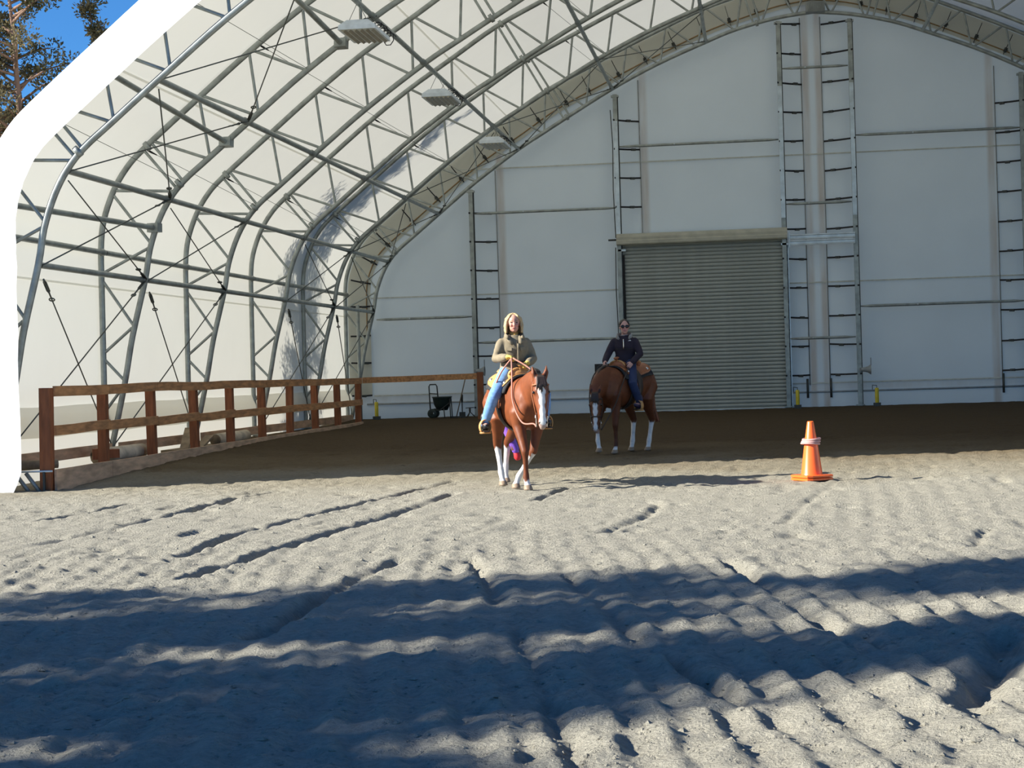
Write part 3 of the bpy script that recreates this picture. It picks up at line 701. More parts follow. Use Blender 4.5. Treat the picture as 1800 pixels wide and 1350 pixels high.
# ------------------------------------------------------------------ lamps
random.seed(5)
for i, (yy, nm) in enumerate(((28.6, 'nearest to the opening'), (35.8, 'middle one of the row'), (43.3, 'farthest, close to the end wall'))):
    x, z = -6.06, 6.98
    t = thing('ceiling_light', (x, yy, z), 'white high bay fluorescent light hanging on wires, ' + nm, 'lamp', 'hanging lights under the purlin')
    h = MB(); h.rings([[(x + a * 0.30, yy + c_ * 0.60, z - 0.02) for a, c_ in ((-1, -1), (1, -1), (1, 1), (-1, 1))],
                       [(x + a * 0.29, yy + c_ * 0.59, z + 0.05) for a, c_ in ((-1, -1), (1, -1), (1, 1), (-1, 1))],
                       [(x + a * 0.17, yy + c_ * 0.52, z + 0.14) for a, c_ in ((-1, -1), (1, -1), (1, 1), (-1, 1))]]); part('housing', h, WHITEP, t, False)
    for k in range(6):
        xx = x - 0.225 + 0.09 * k
        r_ = MB(); r_.rings([[(xx - 0.04, y_, z - 0.021), (xx, y_, z - 0.05), (xx + 0.04, y_, z - 0.021), (xx, y_, z - 0.012)] for y_ in (yy - 0.56, yy + 0.56)]); part('reflector', r_, LOUV, t, False)
    for e_ in (-1, 1):
        part('hanger', MB().tube([(x - 0.15, yy + 0.45 * e_, z + 0.13), (x, yy + 0.45 * e_, 7.40)], 0.005, 5), CABLE, t)
        part('hanger', MB().tube([(x + 0.15, yy + 0.45 * e_, z + 0.13), (x, yy + 0.45 * e_, 7.40)], 0.005, 5), CABLE, t)
    pts = []
    for k in range(40):
        a = k / 39
        pts.append((x + 0.09 + 0.10 * math.cos(k * 0.8), yy + 0.5 + 1.2 * a, 7.30 - 0.12 * (1 + math.sin(k * 0.8)) * (0.4 + 0.6 * abs(math.sin(a * 9)))))
    part('power_cord', MB().tube(pts, 0.009, 5), BLACK, t)

# ------------------------------------------------------------------ fence
random.seed(8)
FX = -10.1
FY = [24.95 + 2.285 * i for i in range(10)]
t = thing('rail_fence', (FX, FY[0], 0.2), 'brown two rail wooden fence with kick boards along the lit wall', 'fence')
tz = [1.50, 1.50, 1.52, 1.50, 1.51, 1.50, 1.50, 1.49, 1.49, 1.49]
for i, y in enumerate(FY):
    p_ = MB(); wq = 0.14 if i else 0.16; p_.box((FX + random.uniform(-0.01, 0.01), y, (tz[i] - 0.15) / 2), (wq, wq, tz[i] + 0.11), Matrix.Rotation(random.uniform(-0.02, 0.02), 3, 'Y')); part('post', p_, WOOD2, t, False)
def board(x0, y0, z0, x1, y1, z1, h, th, m_, nm, par):
    a = V((x0, y0, z0)); c_ = V((x1, y1, z1)); d = (c_ - a); s_v = d.cross(V((0, 0, 1))).normalized() * th / 2
    u = V((0, 0, h / 2)); bo = MB(); nn = 3; rr = []
    for k in range(nn + 1):
        c0 = a + d * (k / nn) + V((0, 0, random.uniform(-0.006, 0.006) if 0 < k < nn else 0))
        rr.append([c0 + s_v - u, c0 - s_v - u, c0 - s_v + u, c0 + s_v + u])
    bo.rings(rr); return part(nm, bo, m_, par, False)
for i in range(9):
    board(FX + 0.10, FY[i] + 0.006 + (0.06 if i == 0 else 0), tz[i] - 0.07, FX + 0.10, FY[i + 1] - 0.006, tz[i + 1] - 0.07, 0.15, 0.04, WOOD, 'top_rail', t)
    board(FX + 0.10, FY[i] + 0.006 + (0.06 if i == 0 else 0), 0.87 + random.uniform(-0.01, 0.01), FX + 0.10, FY[i + 1] - 0.006, 0.88 + random.uniform(-0.01, 0.01), 0.145, 0.04, WOOD, 'middle_rail', t)
    board(FX + 0.11, FY[i] + 0.006, 0.15 + 0.008 * i, FX + 0.11, FY[i + 1] - 0.006, 0.158 + 0.008 * i, 0.32, 0.04, WOODK, 'kick_board', t)
t = thing('corner_rail', (FX, 45.6, 1.4), 'single brown rail closing the corner in front of the end wall', 'fence')
board(FX + 0.1, 45.65, 1.43, -7.1, 46.05, 1.45, 0.15, 0.045, WOOD, 'rail', t)
p_ = MB(); p_.box((-7.02, 46.08, 0.9), (0.15, 0.15, 1.3)); part('post', p_, WOOD2, t, False)
t = thing('sill_boards', (-10.72, 25, 0.45), 'low brown boards lying along the foot of the fabric wall', 'board')
for i in range(5):
    board(-10.70, ARCH_Y[i] + 0.2, 0.44, -10.70, ARCH_Y[i + 1] - 0.2, 0.44, 0.17, 0.04, WOODK, 'board', t)
# scraps behind the fence
def log(x, y, z, L, r, rz, nm, m_=LOGW):
    d = V((math.sin(rz), math.cos(rz), 0.02)); c0 = V((x, y, z)); tt = thing('log', (x, y, z), nm, 'log')
    part('trunk', MB().tube([c0 - d * L / 2, c0 - d * L * 0.2, c0 + d * L * 0.2, c0 + d * L / 2], [r, r * 1.03, r * 0.98, r * 0.96], 14), m_, tt)
    part('cut_end', MB().lathe([(0, 0.002), (r * 0.95, 0.002), (r * 0.95, -0.01)], c0 - d * L / 2, 14, (-d).to_track_quat('Z', 'Y').to_matrix()), OLDW, tt)
log(-10.45, 28.9, 0.36, 1.5, 0.13, 0.15, 'pale log lying behind the fence near the second arch')
log(-10.42, 35.2, 0.38, 1.6, 0.12, 0.1, 'pale log lying behind the fence past the third arch')
log(-10.5, 25.4, 0.36, 0.7, 0.07, 1.0, 'grey weathered log end by the first fence post', OLDW)
for (x, y, z, L, rx, rz, nm) in ((-10.38, 32.2, 0.42, 1.3, 0.35, 0.2, 'loose plank leaning up behind the fence by the third arch'), (-10.42, 33.4, 0.36, 1.5, 0.12, 0.15, 'loose plank lying low behind the fence')):
    q_ = Matrix.Rotation(rz, 3, 'Z') @ Matrix.Rotation(rx, 3, 'X'); mbq = MB(); mbq.box((x, y, z), (0.16, L, 0.045), q_); single('loose_plank', mbq, OLDW, nm, 'plank', smooth=False)
for (x, y, s_z, nm) in ((-10.4, 27.8, 0.17, 'brown wood block behind the second fence post'), (-10.35, 28.3, 0.14, 'smaller dark wood block next to the brown one')):
    mbq = MB(); mbq.box((x, y, 0.32 + s_z / 2), (0.2, 0.24, s_z), Matrix.Rotation(0.4, 3, 'Z')); single('wood_block', mbq, WOOD2, nm, 'block', smooth=False)
bk = MB(); bk.box((-10.55, 40.0, 0.17), (0.7, 15.4, 0.2)); struct('trim_2', bk, mat('banked_earth', (0.20, 0.16, 0.10), 0.95, 0, 0.3, 3, 0.6, 25))
# white low panel with braces at the front foot
t = thing('foot_brace', (-10.4, 24.78, 0.1), 'low bar with two slanting braces between white front edge and first fence post', 'brace')
part('top_bar', MB().tube([(-10.62, 24.86, 0.29), (-10.0, 24.86, 0.29)], 0.016, 6), STEEL_L, t)
for x in (-10.56, -10.40):
    part('brace', MB().tube([(x, 24.87, 0.27), (x + 0.22, 24.87, -0.03)], 0.03, 6), STEEL, t)
mbq = MB(); mbq.box((-10.12, 24.86, 0.1), (0.03, 0.06, 0.36)); part('stake', mbq, STEEL_D, t, False)

# ------------------------------------------------------------------ tools by the end wall
z0 = zb(-8.2)
t = thing('seed_spreader', (-8.2, 46.9, z0), 'dark hand pushed spreader cart with hopper standing before the end wall', 'cart')
part('hopper', MB().lathe([(0.0, 0.20), (0.14, 0.20), (0.22, 0.36), (0.25, 0.52), (0.27, 0.55), (0.255, 0.56), (0.0, 0.54)], (-8.17, 46.9, z0), 20), DKPLAST, t)
part('handle', MB().tube([(-8.46, 46.75, z0 + 0.2), (-8.48, 46.75, z0 + 0.83), (-8.45, 46.75, z0 + 0.88), (-8.30, 46.75, z0 + 0.88), (-8.27, 46.75, z0 + 0.83), (-8.25, 46.75, z0 + 0.55)], 0.017, 8), STEEL_D, t)
part('crossbar', MB().tube([(-8.47, 46.75, z0 + 0.65), (-8.26, 46.75, z0 + 0.63)], 0.014, 6), STEEL_D, t)
for yy in (46.66, 47.08):
    part('wheel', MB().lathe([(0.05, -0.03), (0.11, -0.035), (0.125, 0.0), (0.11, 0.035), (0.05, 0.03)], (-8.40, yy, z0 + 0.125), 18, Matrix.Rotation(PI / 2, 3, 'X')), DKPLAST, t)
for xx, yy in ((-7.95, 46.76), (-7.95, 47.02), (-8.1, 46.72)):
    part('leg', MB().tube([(xx, yy, z0 + 0.5 if xx > -8 else z0 + 0.25), (xx + 0.02, yy, z0)], 0.014, 6), STEEL_D, t)
part('frame', MB().tube([(-8.46, 46.75, z0 + 0.22), (-8.2, 46.7, z0 + 0.2), (-7.95, 46.76, z0 + 0.4)], 0.014, 6), STEEL_D, t)
t = thing('rake', (-7.8, 46.9, z0), 'long handled rake leaning on the corner rail post', 'tool')
part('handle', MB().tube([(-7.80, 46.9, z0 + 0.02), (-7.44, 46.4, z0 + 1.08)], 0.016, 6), OLDW, t)
mbq = MB(); mbq.box((-7.82, 46.9, z0 + 0.02), (0.3, 0.04, 0.03)); [mbq.box((-7.95 + 0.05 * i, 46.88, z0 + 0.0), (0.012, 0.05, 0.05)) for i in range(6)]; part('head', mbq, STEEL_D, t, False)
t = thing('hand_spade', (-7.65, 46.95, z0), 'short dark spade with thick grip stuck upright beside the rake', 'tool')
part('shaft', MB().tube([(-7.65, 46.95, z0 + 0.05), (-7.65, 46.95, z0 + 0.58)], [0.012, 0.02], 6), STEEL_D, t)
part('grip', MB().chain([(-7.65, 46.95, z0 + 0.42), (-7.65, 46.95, z0 + 0.58)], [0.028, 0.03], 8), BLACK, t)
mbq = MB(); mbq.box((-7.65, 46.95, z0 + 0.06), (0.16, 0.02, 0.16)); part('blade', mbq, STEEL_D, t, False)
t = thing('sprinkler', (-7.45, 46.95, z0), 'small dark lawn sprinkler on spread feet beside the spade', 'sprinkler')
for a in range(3): part('leg', MB().tube([(-7.45, 46.95, z0 + 0.14), (-7.45 + 0.14 * math.cos(a * 2.1), 46.95 + 0.14 * math.sin(a * 2.1), z0 + 0.0)], 0.012, 6), STEEL_D, t)
part('head', MB().tube([(-7.45, 46.95, z0 + 0.12), (-7.45, 46.95, z0 + 0.24)], [0.02, 0.03], 8), STEEL_D, t)
part('arm', MB().tube([(-7.56, 46.95, z0 + 0.24), (-7.34, 46.95, z0 + 0.25)], 0.012, 6), STEEL_D, t)

# ------------------------------------------------------------------ cones
CX, CYY = 0.66, 23.6
cz = floor_z(CX, CYY) + 0.008
def cone(z, nm, tilt):
    t = thing('traffic_cone', (CX, CYY, z), nm, 'cone', 'stacked traffic cones')
    Mt = Matrix.Rotation(0.55, 3, 'Z')
    b_ = MB()
    sq = []
    for h, sfac in ((0.0, 0.215), (0.022, 0.215), (0.03, 0.205)):
        ring = []
        for i in range(24):
            a = 2 * PI * i / 24; c_, s_q = math.cos(a), math.sin(a)
            k = sfac / max(abs(c_), abs(s_q)); k = min(k, sfac * 1.27)
            ring.append(Mt @ V((c_ * k, s_q * k, h)) + V((CX, CYY, z)))
        sq.append(ring)
    b_.rings(sq); part('base', b_, ORANGE, t, False)
    part('body', MB().lathe([(0.142, 0.028), (0.135, 0.05), (0.085, 0.42), (0.042, 0.70), (0.036, 0.712), (0.03, 0.70), (0.034, 0.69)], (CX, CYY, z), 32), ORANGE, t)
cone(cz, 'lower orange traffic cone, only its square foot shows at the sand', 0); cone(cz + 0.038, 'orange traffic cone stacked on another, with rings around its middle', 0)
for i, (zz, rr) in enumerate(((0.425, 0.112), (0.452, 0.110), (0.482, 0.108))):
    Mr = Matrix.Rotation(0.06 * (i - 1), 3, 'X') @ Matrix.Rotation(0.05 * (1 - i), 3, 'Y')
    ring = [Mr @ V((rr * math.cos(a), rr * math.sin(a), 0)) + V((CX + 0.008 * (i - 1), CYY, cz + 0.038 + zz)) for a in (2 * PI * k / 28 for k in range(28))]
    single('tossing_ring', MB().tube(ring, 0.0145, 8, close=True), RINGM, ('lowest', 'middle', 'topmost')[i] + ' pinkish ring looped around the orange cone', 'ring', 'rings on the cone')
# ------------------------------------------------------------------ horses and riders
TORSO = [(-.80, 1.15, .10, .06), (-.765, 1.15, .19, .15), (-.67, 1.15, .265, .215), (-.50, 1.15, .295, .268), (-.30, 1.135, .295, .275), (-.05, 1.08, .312, .285), (.18, 1.06, .325, .285), (.40, 1.085, .345, .25), (.56, 1.09, .31, .215), (.67, 1.08, .24, .175), (.745, 1.07, .14, .10)]
_tx = [q[0] for q in TORSO]
def barrel(x, phi, off):
    zc = np.interp(x, _tx, [q[1] for q in TORSO]); hh = np.interp(x, _tx, [q[2] for q in TORSO]); hw = np.interp(x, _tx, [q[3] for q in TORSO])
    return V((x, (hw + off) * math.sin(phi), zc + (hh + off) * math.cos(phi)))
CHEST_ = np.array((0.19, 0.053, 0.017)); WHITE_ = np.array((0.72, 0.70, 0.66)); DARKH = mat('dark_horse_hair', (0.022, 0.012, 0.008), 0.6, 0, 0.3, 20)
HIDE = attr_mat('horse_coat', 0.5, 0.3)
LEATH = mat('russet_leather', (0.30, 0.10, 0.035), 0.5, 0, 0.2, 12); LEATHT = mat('tan_leather', (0.52, 0.27, 0.09), 0.5, 0, 0.2, 12)
LEATHD = mat('dark_leather', (0.035, 0.022, 0.015), 0.55); PADM = mat('dark_felt_pad', (0.02, 0.022, 0.024), 0.9)
REINM = mat('pinkish_latigo_leather', (0.42, 0.17, 0.12), 0.6); SILVER = mat('silver_concho', (0.7, 0.7, 0.68), 0.25, 0.9)
EYEM = mat('dark_eye', (0.008, 0.006, 0.005), 0.15)
def Mloc(o, hdg):
    h = V((hdg[0], hdg[1], 0)).normalized(); l_ = V((0, 0, 1)).cross(h)
    M = Matrix.Identity(4)
    for i in range(3):
        M[i][0] = h[i]; M[i][1] = l_[i]; M[i][2] = (0, 0, 1)[i]; M[i][3] = o[i]
    return M
def lpart(name, mb, material, par, M, smooth=True, label=None):
    me = mb.mesh(name) if isinstance(mb, MB) else mb
    xform(me, M); return part(name, me, material, par, smooth, label)
def seg_dist(v, pts):
    d = np.full(len(v), 1e9)
    for a, b in zip(pts[:-1], pts[1:]):
        a = np.array(a); b = np.array(b); ab = b - a
        t = np.clip(((v - a) @ ab) / (ab @ ab), 0, 1)
        d = np.minimum(d, np.linalg.norm(v - a - t[:, None] * ab, axis=1))
    return d
def build_horse(M, label, P):
    t = thing('horse', M.translation, label, 'horse')
    b = MB()
    b.loft([(x, 0, z) for x, z, _, _ in TORSO], (0, 1, 0), [q[3] for q in TORSO], [q[2] for q in TORSO], 28)
    for s in (-1, 1):
        b.ell((.47, .125 * s, 1.06), (.17, .11, .25)); b.ell((-.52, .13 * s, 1.10), (.23, .135, .28)); b.ell((.62, .09 * s, 1.02), (.12, .10, .16))
    nk = P['neck']
    b.loft([q[0] for q in nk], [V((0, 1, 0))] * len(nk), [q[2] for q in nk], [q[1] for q in nk], 24)
    Pp = V(P['poll']); yaw = P['yaw']; fwd = V((math.cos(yaw), math.sin(yaw), 0))
    d = (V((0, 0, -1)) + fwd * P['lean']).normalized(); wv = V((-math.sin(yaw), math.cos(yaw), 0)); n_ = wv.cross(d).normalized()
    if n_.dot(fwd) < 0: n_ = -n_
    HS = [(-.045, .05, .05), (0, .085, .078), (.07, .108, .092), (.15, .122, .102), (.24, .12, .094), (.33, .094, .072), (.42, .072, .057), (.50, .066, .056), (.55, .062, .058), (.59, .045, .046), (.605, .025, .03)]
    b.loft([Pp + d * tt + n_ * (.10 - dep) for tt, dep, wd in HS], wv, [q[2] for q in HS], [q[1] for q in HS], 22)
    for s in (-1, 1):
        b.ell(Pp + d * .22 - n_ * .075 + wv * .035 * s, (.085, .05, .10), None)
        b.ell(Pp + d * .165 + wv * .080 * s + n_ * .045, (.032, .03, .03))
        b.ell(Pp + d * .545 + wv * .036 * s + n_ * .066, (.028, .026, .03))
        e0 = Pp + wv * .058 * s - d * .01 - n_ * .0; e1 = e0 - d * .075 + wv * .020 * s + n_ * .01; e2 = e0 - d * .175 + wv * .034 * s + n_ * .015
        b.chain([e0, e1, e2], [.032, .036, .006], 10)
    b.ell(Pp + d * .60 - n_ * .0, (.04, .04, .03))
    legs = P['legs']
    for L in legs:
        b.chain(L['p'], L['r'], 14)
        h = V(L['p'][-1]); tdir = V(L.get('toe', (1, 0, 0)))
        hm = MB(); rings = []
        for rz_, rr, sh in ((.055, .046, -.005), (.03, .054, .008), (0.0, .062, .018), (-.012, .060, .02)):
            rings.append([h + V((rr * math.cos(a) * 1.08 + sh, rr * math.sin(a), rz_ - .03)) for a in (2 * PI * k / 16 for k in range(16))])
        b.rings(rings)
    me = remesh(b, .0145, 7, .5)
    v = verts_np(me).astype(float)
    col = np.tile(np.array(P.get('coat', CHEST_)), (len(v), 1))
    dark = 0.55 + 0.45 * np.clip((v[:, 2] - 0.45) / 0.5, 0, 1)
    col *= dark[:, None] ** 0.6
    ds = np.stack([seg_dist(v, L['p'][1:]) for L in legs], 1); near = ds.argmin(1)
    for i, L in enumerate(legs):
        z0_ = np.array(L['p'][-1])[2]
        wob = 0.02 * np.sin(v[:, 0] * 60 + v[:, 1] * 45)
        mk = (near == i) & (ds[:, i] < .10)
        a = np.clip((L['white'] + wob - v[:, 2]) / 0.02, 0, 1) * mk
        col = col * (1 - a[:, None]) + WHITE_ * a[:, None]
        hf = mk & (v[:, 2] < z0_ + .025)
        col[hf] = (0.30, 0.22, 0.15)
    rel = v - np.array(Pp); tt = rel @ np.array(d); ww = rel @ np.array(wv); nn = rel @ np.array(n_)
    bl = P['blaze']
    hwid = np.interp(tt, [q[0] for q in bl], [q[1] for q in bl], left=-1, right=-1)
    hw2 = hwid + 0.006 * np.sin(tt * 50)
    a = np.clip((hw2 - np.abs(ww)) / .008, 0, 1) * (nn > .025) * (tt > bl[0][0]) * (np.linalg.norm(rel, axis=1) < .8)
    col = col * (1 - a[:, None]) + WHITE_ * a[:, None]
    headm = (np.linalg.norm(rel, axis=1) < .75)
    mz = headm & (tt > .565) & (nn < .085); col[mz] = (0.42, 0.30, 0.25)
    for s in (-1, 1):
        no = np.linalg.norm(v - np.array(Pp + d * .545 + wv * .05 * s + n_ * .088), axis=1) < .019; col[no] = (0.02, 0.012, 0.01)
        ec = Pp + wv * .066 * s - d * .065 + n_ * .045
        ei = np.linalg.norm((v - np.array(ec)) * np.array((1, 1, .5)), axis=1) < .022; col[ei] *= 0.25
    set_col(me, col)
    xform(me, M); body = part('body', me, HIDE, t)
    for s in (-1, 1):
        lpart('eye', MB().ell(Pp + d * .165 + wv * .094 * s + n_ * .052, (.019, .019, .019), None, 12, 7), EYEM, t, M)
    # mane, forelock
    random.seed(P.get('seed', 1)); mn = MB()
    crest = catmull([V(q[0]) + V((0, 0, q[1])) for q in nk][1:] + [Pp - d * .06 - n_ * .02], 5)
    for i, c0 in enumerate(crest):
        for s in P['maneside']:
            L = random.uniform(.10, .19)
            mn.chain([c0 + V((0, 0, .01)), c0 + V((-.01, .05 * s, .0)), c0 + V((-.02 + random.uniform(-.02, .02), (.075 + random.uniform(0, .02)) * s, -L))], [.022, .02, .006], 8)
    for k in range(9):
        o_ = (k - 4) * .011
        mn.chain([Pp - d * .06 + wv * o_ * .5, Pp + n_ * .088 - d * .015 + wv * o_, Pp + n_ * .112 + d * random.uniform(.06, .10) + wv * o_ * 1.3, Pp + n_ * .108 + d * random.uniform(.11, .20) + wv * (o_ * 2.0 + .012)], [.016, .015, .011, .003], 8)
    lpart('mane', remesh(mn, .0075, 2), DARKH, t, M)
    tl = P['tail']
    tb = MB()
    for k in range(7):
        o_ = V((0.02 * math.cos(k * .9), 0.025 * math.sin(k * .9), 0)); tb.chain([V(q) + o_ * min(1.5, 0.4 + i * .5) for i, q in enumerate(tl['p'])], [r * .62 for r in tl['r']], 8)
    tl_ = lpart('tail', remesh(tb, .012, 2), mat('tail_hair', tl['col'], 0.6, 0, 0.3, 20), t, M)
    if 'bag' in tl:
        lpart('tail_bag', MB().chain([V(q) for q in tl['p'][2:]], [r * 1.5 for r in tl['r'][2:]], 12), mat('purple_lycra', (0.20, 0.08, 0.52), 0.5), tl_, M, True, 'purple cloth tail bag')
        lpart('bag_tip', MB().chain([V(tl['p'][-1]) + V((0, .0, -.02)), V(tl['p'][-1]) + V((0.01, .02, -.09))], [.035, .05], 10), mat('red_cloth', (0.55, 0.02, 0.03), 0.6), tl_, M)
    return dict(P=Pp, d=d, w=wv, n=n_)

def sheet(fun, xs, phs, o0, o1):
    """thick curved sheet from fun(x, phi, off)"""
    mb = MB(); nx, np_ = len(xs), len(phs[0])
    for off in (o0, o1):
        for i, x in enumerate(xs):
            for ph in phs[i]: mb.v.append(tuple(fun(x, ph, off)))
    N = nx * np_
    for i in range(nx - 1):
        for j in range(np_ - 1):
            a = i * np_ + j; q = (a, a + 1, a + np_ + 1, a + np_)
            mb.f.append(q); mb.f.append(tuple(k + N for k in q[::-1]))
    for i in range(nx - 1):
        for j in (0, np_ - 1):
            a = i * np_ + j; mb.f.append((a, a + np_, a + np_ + N, a + N))
    for j in range(np_ - 1):
        for i in (0, nx - 1):
            a = i * np_ + j; mb.f.append((a, a + 1, a + 1 + N, a + N))
    return mb
def band(pts, wdir, wid, th):
    """flat strap along pts; wdir = width direction(s)"""
    pts = [V(p) for p in pts]; n = len(pts); rings = []
    for i in range(n):
        tdir = (pts[min(i + 1, n - 1)] - pts[max(i - 1, 0)]).normalized()
        wd = V(wdir[i] if isinstance(wdir, list) else wdir); wd = (wd - tdir * wd.dot(tdir)).normalized(); nr = tdir.cross(wd)
        ww_ = wid[i] if isinstance(wid, list) else wid
        rings.append([pts[i] - wd * ww_ / 2 - nr * th / 2, pts[i] + wd * ww_ / 2 - nr * th / 2, pts[i] + wd * ww_ / 2 + nr * th / 2, pts[i] - wd * ww_ / 2 + nr * th / 2])
    return MB().rings(rings)
def build_saddle(M, label, leather, feet, fend):
    t = thing('saddle', M @ V((0, 0, 1.4)), label, 'saddle')
    R_ = math.radians
    xs = np.linspace(-.50, .34, 15); ph = [list(np.linspace(-R_(66), R_(66), 21)) for _ in xs]
    lpart('pad', sheet(barrel, xs, ph, .018, .042), PADM, t, M)
    xs = np.linspace(-.52, .30, 17); ph = []
    for x in xs:
        q = abs((x + .11) / .41); mx = R_(58) * (1 - .32 * q ** 5); ph.append(list(np.linspace(-mx, mx, 21)))
    sk_ = lpart('skirt', sheet(barrel, xs, ph, .046, .060), leather, t, M)
    s = MB(); s.ell((-.06, 0, 1.425), (.25, .15, .07)); s.ell((-.265, 0, 1.475), (.055, .18, .085), Matrix.Rotation(-.35, 3, 'Y')); s.ell((.165, 0, 1.465), (.07, .145, .085)); s.ell((.16, .10, 1.45), (.06, .06, .075)); s.ell((.16, -.10, 1.45), (.06, .06, .075))
    lpart('seat', remesh(s, .012, 5), leather, t, M)
    lpart('horn', MB().lathe([(.032, 0), (.022, .05), (.024, .075), (.048, .085), (.05, .098), (.03, .108), (.0, .108)], (.19, 0, 1.495), 16, Matrix.Rotation(.25, 3, 'Y')), leather, t, M)
    for sd in (-1, 1):
        f_ = V(feet[sd]); top = f_ + V((-.03, 0, .20))
        pts = [barrel(.02, R_(p_) * sd, .072) for p_ in (28, 42, 56, 68)] ; pts += [pts[-1].lerp(top, .35) + V((0, .02 * sd, 0)), pts[-1].lerp(top, .7) + V((0, .015 * sd, 0)), top]
        fd_ = lpart('fender', band(pts, (1, 0, 0), [.16, .17, .17, .16, .13, .08, .055], .009), fend, t, M)
        st = []
        for k in range(13):
            a = R_(-60 + 300 * k / 12) ; st.append(f_ + V((0.02, .075 * math.sin(a - PI / 2 - R_(60) + R_(60)) if False else .078 * math.cos(R_(240) - R_(300) * k / 12), .085 + .10 * math.sin(R_(240) - R_(300) * k / 12))))
        ang = [R_(225 - 270 * k / 14) for k in range(15)]
        st = [f_ + V((.02, .072 * math.cos(a), .075 + .095 * math.sin(a))) for a in ang]
        stm = band(st, (1, 0, 0), .075, .012); stm.box(f_ + V((.02, 0, -.0)), (.085, .13, .022))
        lpart('stirrup', stm, LEATHT, fd_, M)
        lpart('concho', MB().lathe([(0, .012), (.02, .01), (.028, 0)], barrel(.20, R_(40) * sd, .066), 12, V((0, sd, .9)).to_track_quat('Z', 'Y').to_matrix()), SILVER, sk_, M)
        lpart('concho', MB().lathe([(0, .012), (.02, .01), (.028, 0)], barrel(-.38, R_(44) * sd, .064), 12, V((0, sd, .8)).to_track_quat('Z', 'Y').to_matrix()), SILVER, sk_, M)
        lpart('latigo', band([barrel(.16, R_(p_) * sd, .08) for p_ in (44, 60, 80, 100)], (1, 0, 0), .04, .008), REINM, t, M)
    cn = [barrel(.16, R_(a), .016) for a in range(95, 266, 10)]
    lpart('cinch', band(cn, (1, 0, 0), .13, .016), LEATHD, t, M)
    rim = [barrel(-.26, R_(a), .0) for a in range(-50, 51, 10)]
    lpart('cantle_binding', MB().tube([V((-.30 + .02 * math.cos(k), .17 * math.sin(k), 1.47 + .085 * math.cos(k))) for k in np.linspace(-1.3, 1.3, 11)], .014, 8), LEATHT, t, M)
    lpart('swell_binding', MB().tube([V((.20, .15 * math.sin(k), 1.45 + .09 * math.cos(k))) for k in np.linspace(-1.5, 1.5, 11)], .016, 8), LEATHT, t, M)
def build_bridle(M, H, label, m_, reins, noseband):
    P, d, w_, n_ = H['P'], H['d'], H['w'], H['n']
    t = thing('bridle', M @ P, label, 'bridle')
    for s in (-1, 1):
        bit = P + d * .46 + w_ * .068 * s - n_ * .015
        lpart('cheek_strap', band([P - d * .03 + w_ * .06 * s - n_ * .02, P + d * .07 + w_ * .100 * s - n_ * .015, P + d * .18 + w_ * .112 * s - n_ * .02, P + d * .30 + w_ * .092 * s - n_ * .02, bit], n_, .022, .008), m_, t, M)
        bs_ = lpart('bit_shank', MB().tube([bit - d * .05, bit, bit + d * .07 - n_ * .02, bit + d * .12 - n_ * .04], .009, 6), SILVER, t, M)
        lpart('bit_ring', MB().tube([bit + V(n_) * .022 * math.cos(a) + V(d) * .022 * math.sin(a) + w_ * .01 * s for a in (2 * PI * k / 12 for k in range(12))], .005, 6, close=True), SILVER, bs_, M)
    lpart('crown_strap', band([P - d * .03 + w_ * .06 - n_ * .02, P - d * .05 + w_ * .03 - n_ * .0, P - d * .05 - w_ * .03, P - d * .03 - w_ * .06 - n_ * .02], n_, .022, .008), m_, t, M)
    lpart('brow_band', band([P + d * .07 + w_ * (.108 * math.sin(a)) + n_ * (.112 * math.cos(a) - .0) for a in np.linspace(-1.5, 1.5, 9)], d, .018, .008), m_, t, M)
    if noseband:
        lpart('nose_band', band([P + d * .36 + w_ * (.082 * math.sin(a)) + n_ * (.008 + .10 * math.cos(a)) for a in np.linspace(-2.2, 2.2, 13)], d, .02, .008), m_, t, M)
    for pts in reins:
        lpart('rein', MB().tube(catmull(pts, 6), .0105, 7), REINM if not noseband else LEATHD, t, M)

# ---------------- people
SKINM = attr_mat('skin', 0.5, 0.35)
def hand_geo(b, wr, pdir, cdir, adir, r=.0088, grow=0.0):
    """palm, four fingers curled toward cdir, thumb; adir points to the thumb side"""
    p = V(pdir).normalized(); c = V(cdir); c = (c - p * c.dot(p)).normalized(); a = V(adir); a = (a - p * a.dot(p) - c * a.dot(c)).normalized()
    wr = V(wr)
    Mp = Matrix((tuple(p), tuple(a), tuple(c))).transposed()
    b.ell(wr + p * .045, (.052 + grow, .042 + grow, .018 + grow), Mp, 12, 7)
    for off, ln in ((.030, .9), (.010, 1.0), (-.010, .95), (-.029, .75)):
        k0 = wr + p * .082 + a * off; L = .04 * ln
        k1 = k0 + p * L * .75 + c * L * .55; k2 = k1 + c * L * .75 - p * L * .15; k3 = k2 - p * L * .55 + c * L * .15
        b.chain([k0 - p * .02, k0, k1, k2, k3], [r + grow] * 2 + [r * .95 + grow, r * .9 + grow, r * .8 + grow], 8)
    t0 = wr + p * .025 + a * .032; t1 = t0 + a * .022 + p * .022 + c * .012; t2 = t1 + p * .026 + c * .022 - a * .006
    b.chain([t0 - a * .01, t0, t1, t2], [.013 + grow, .013 + grow, .011 + grow, .009 + grow], 8)
def noise3(v, s, sc_):
    return vnoise(v[:, 0] * sc_ + v[:, 2] * sc_ * .6, v[:, 1] * sc_ + v[:, 2] * sc_ * 1.1, s)
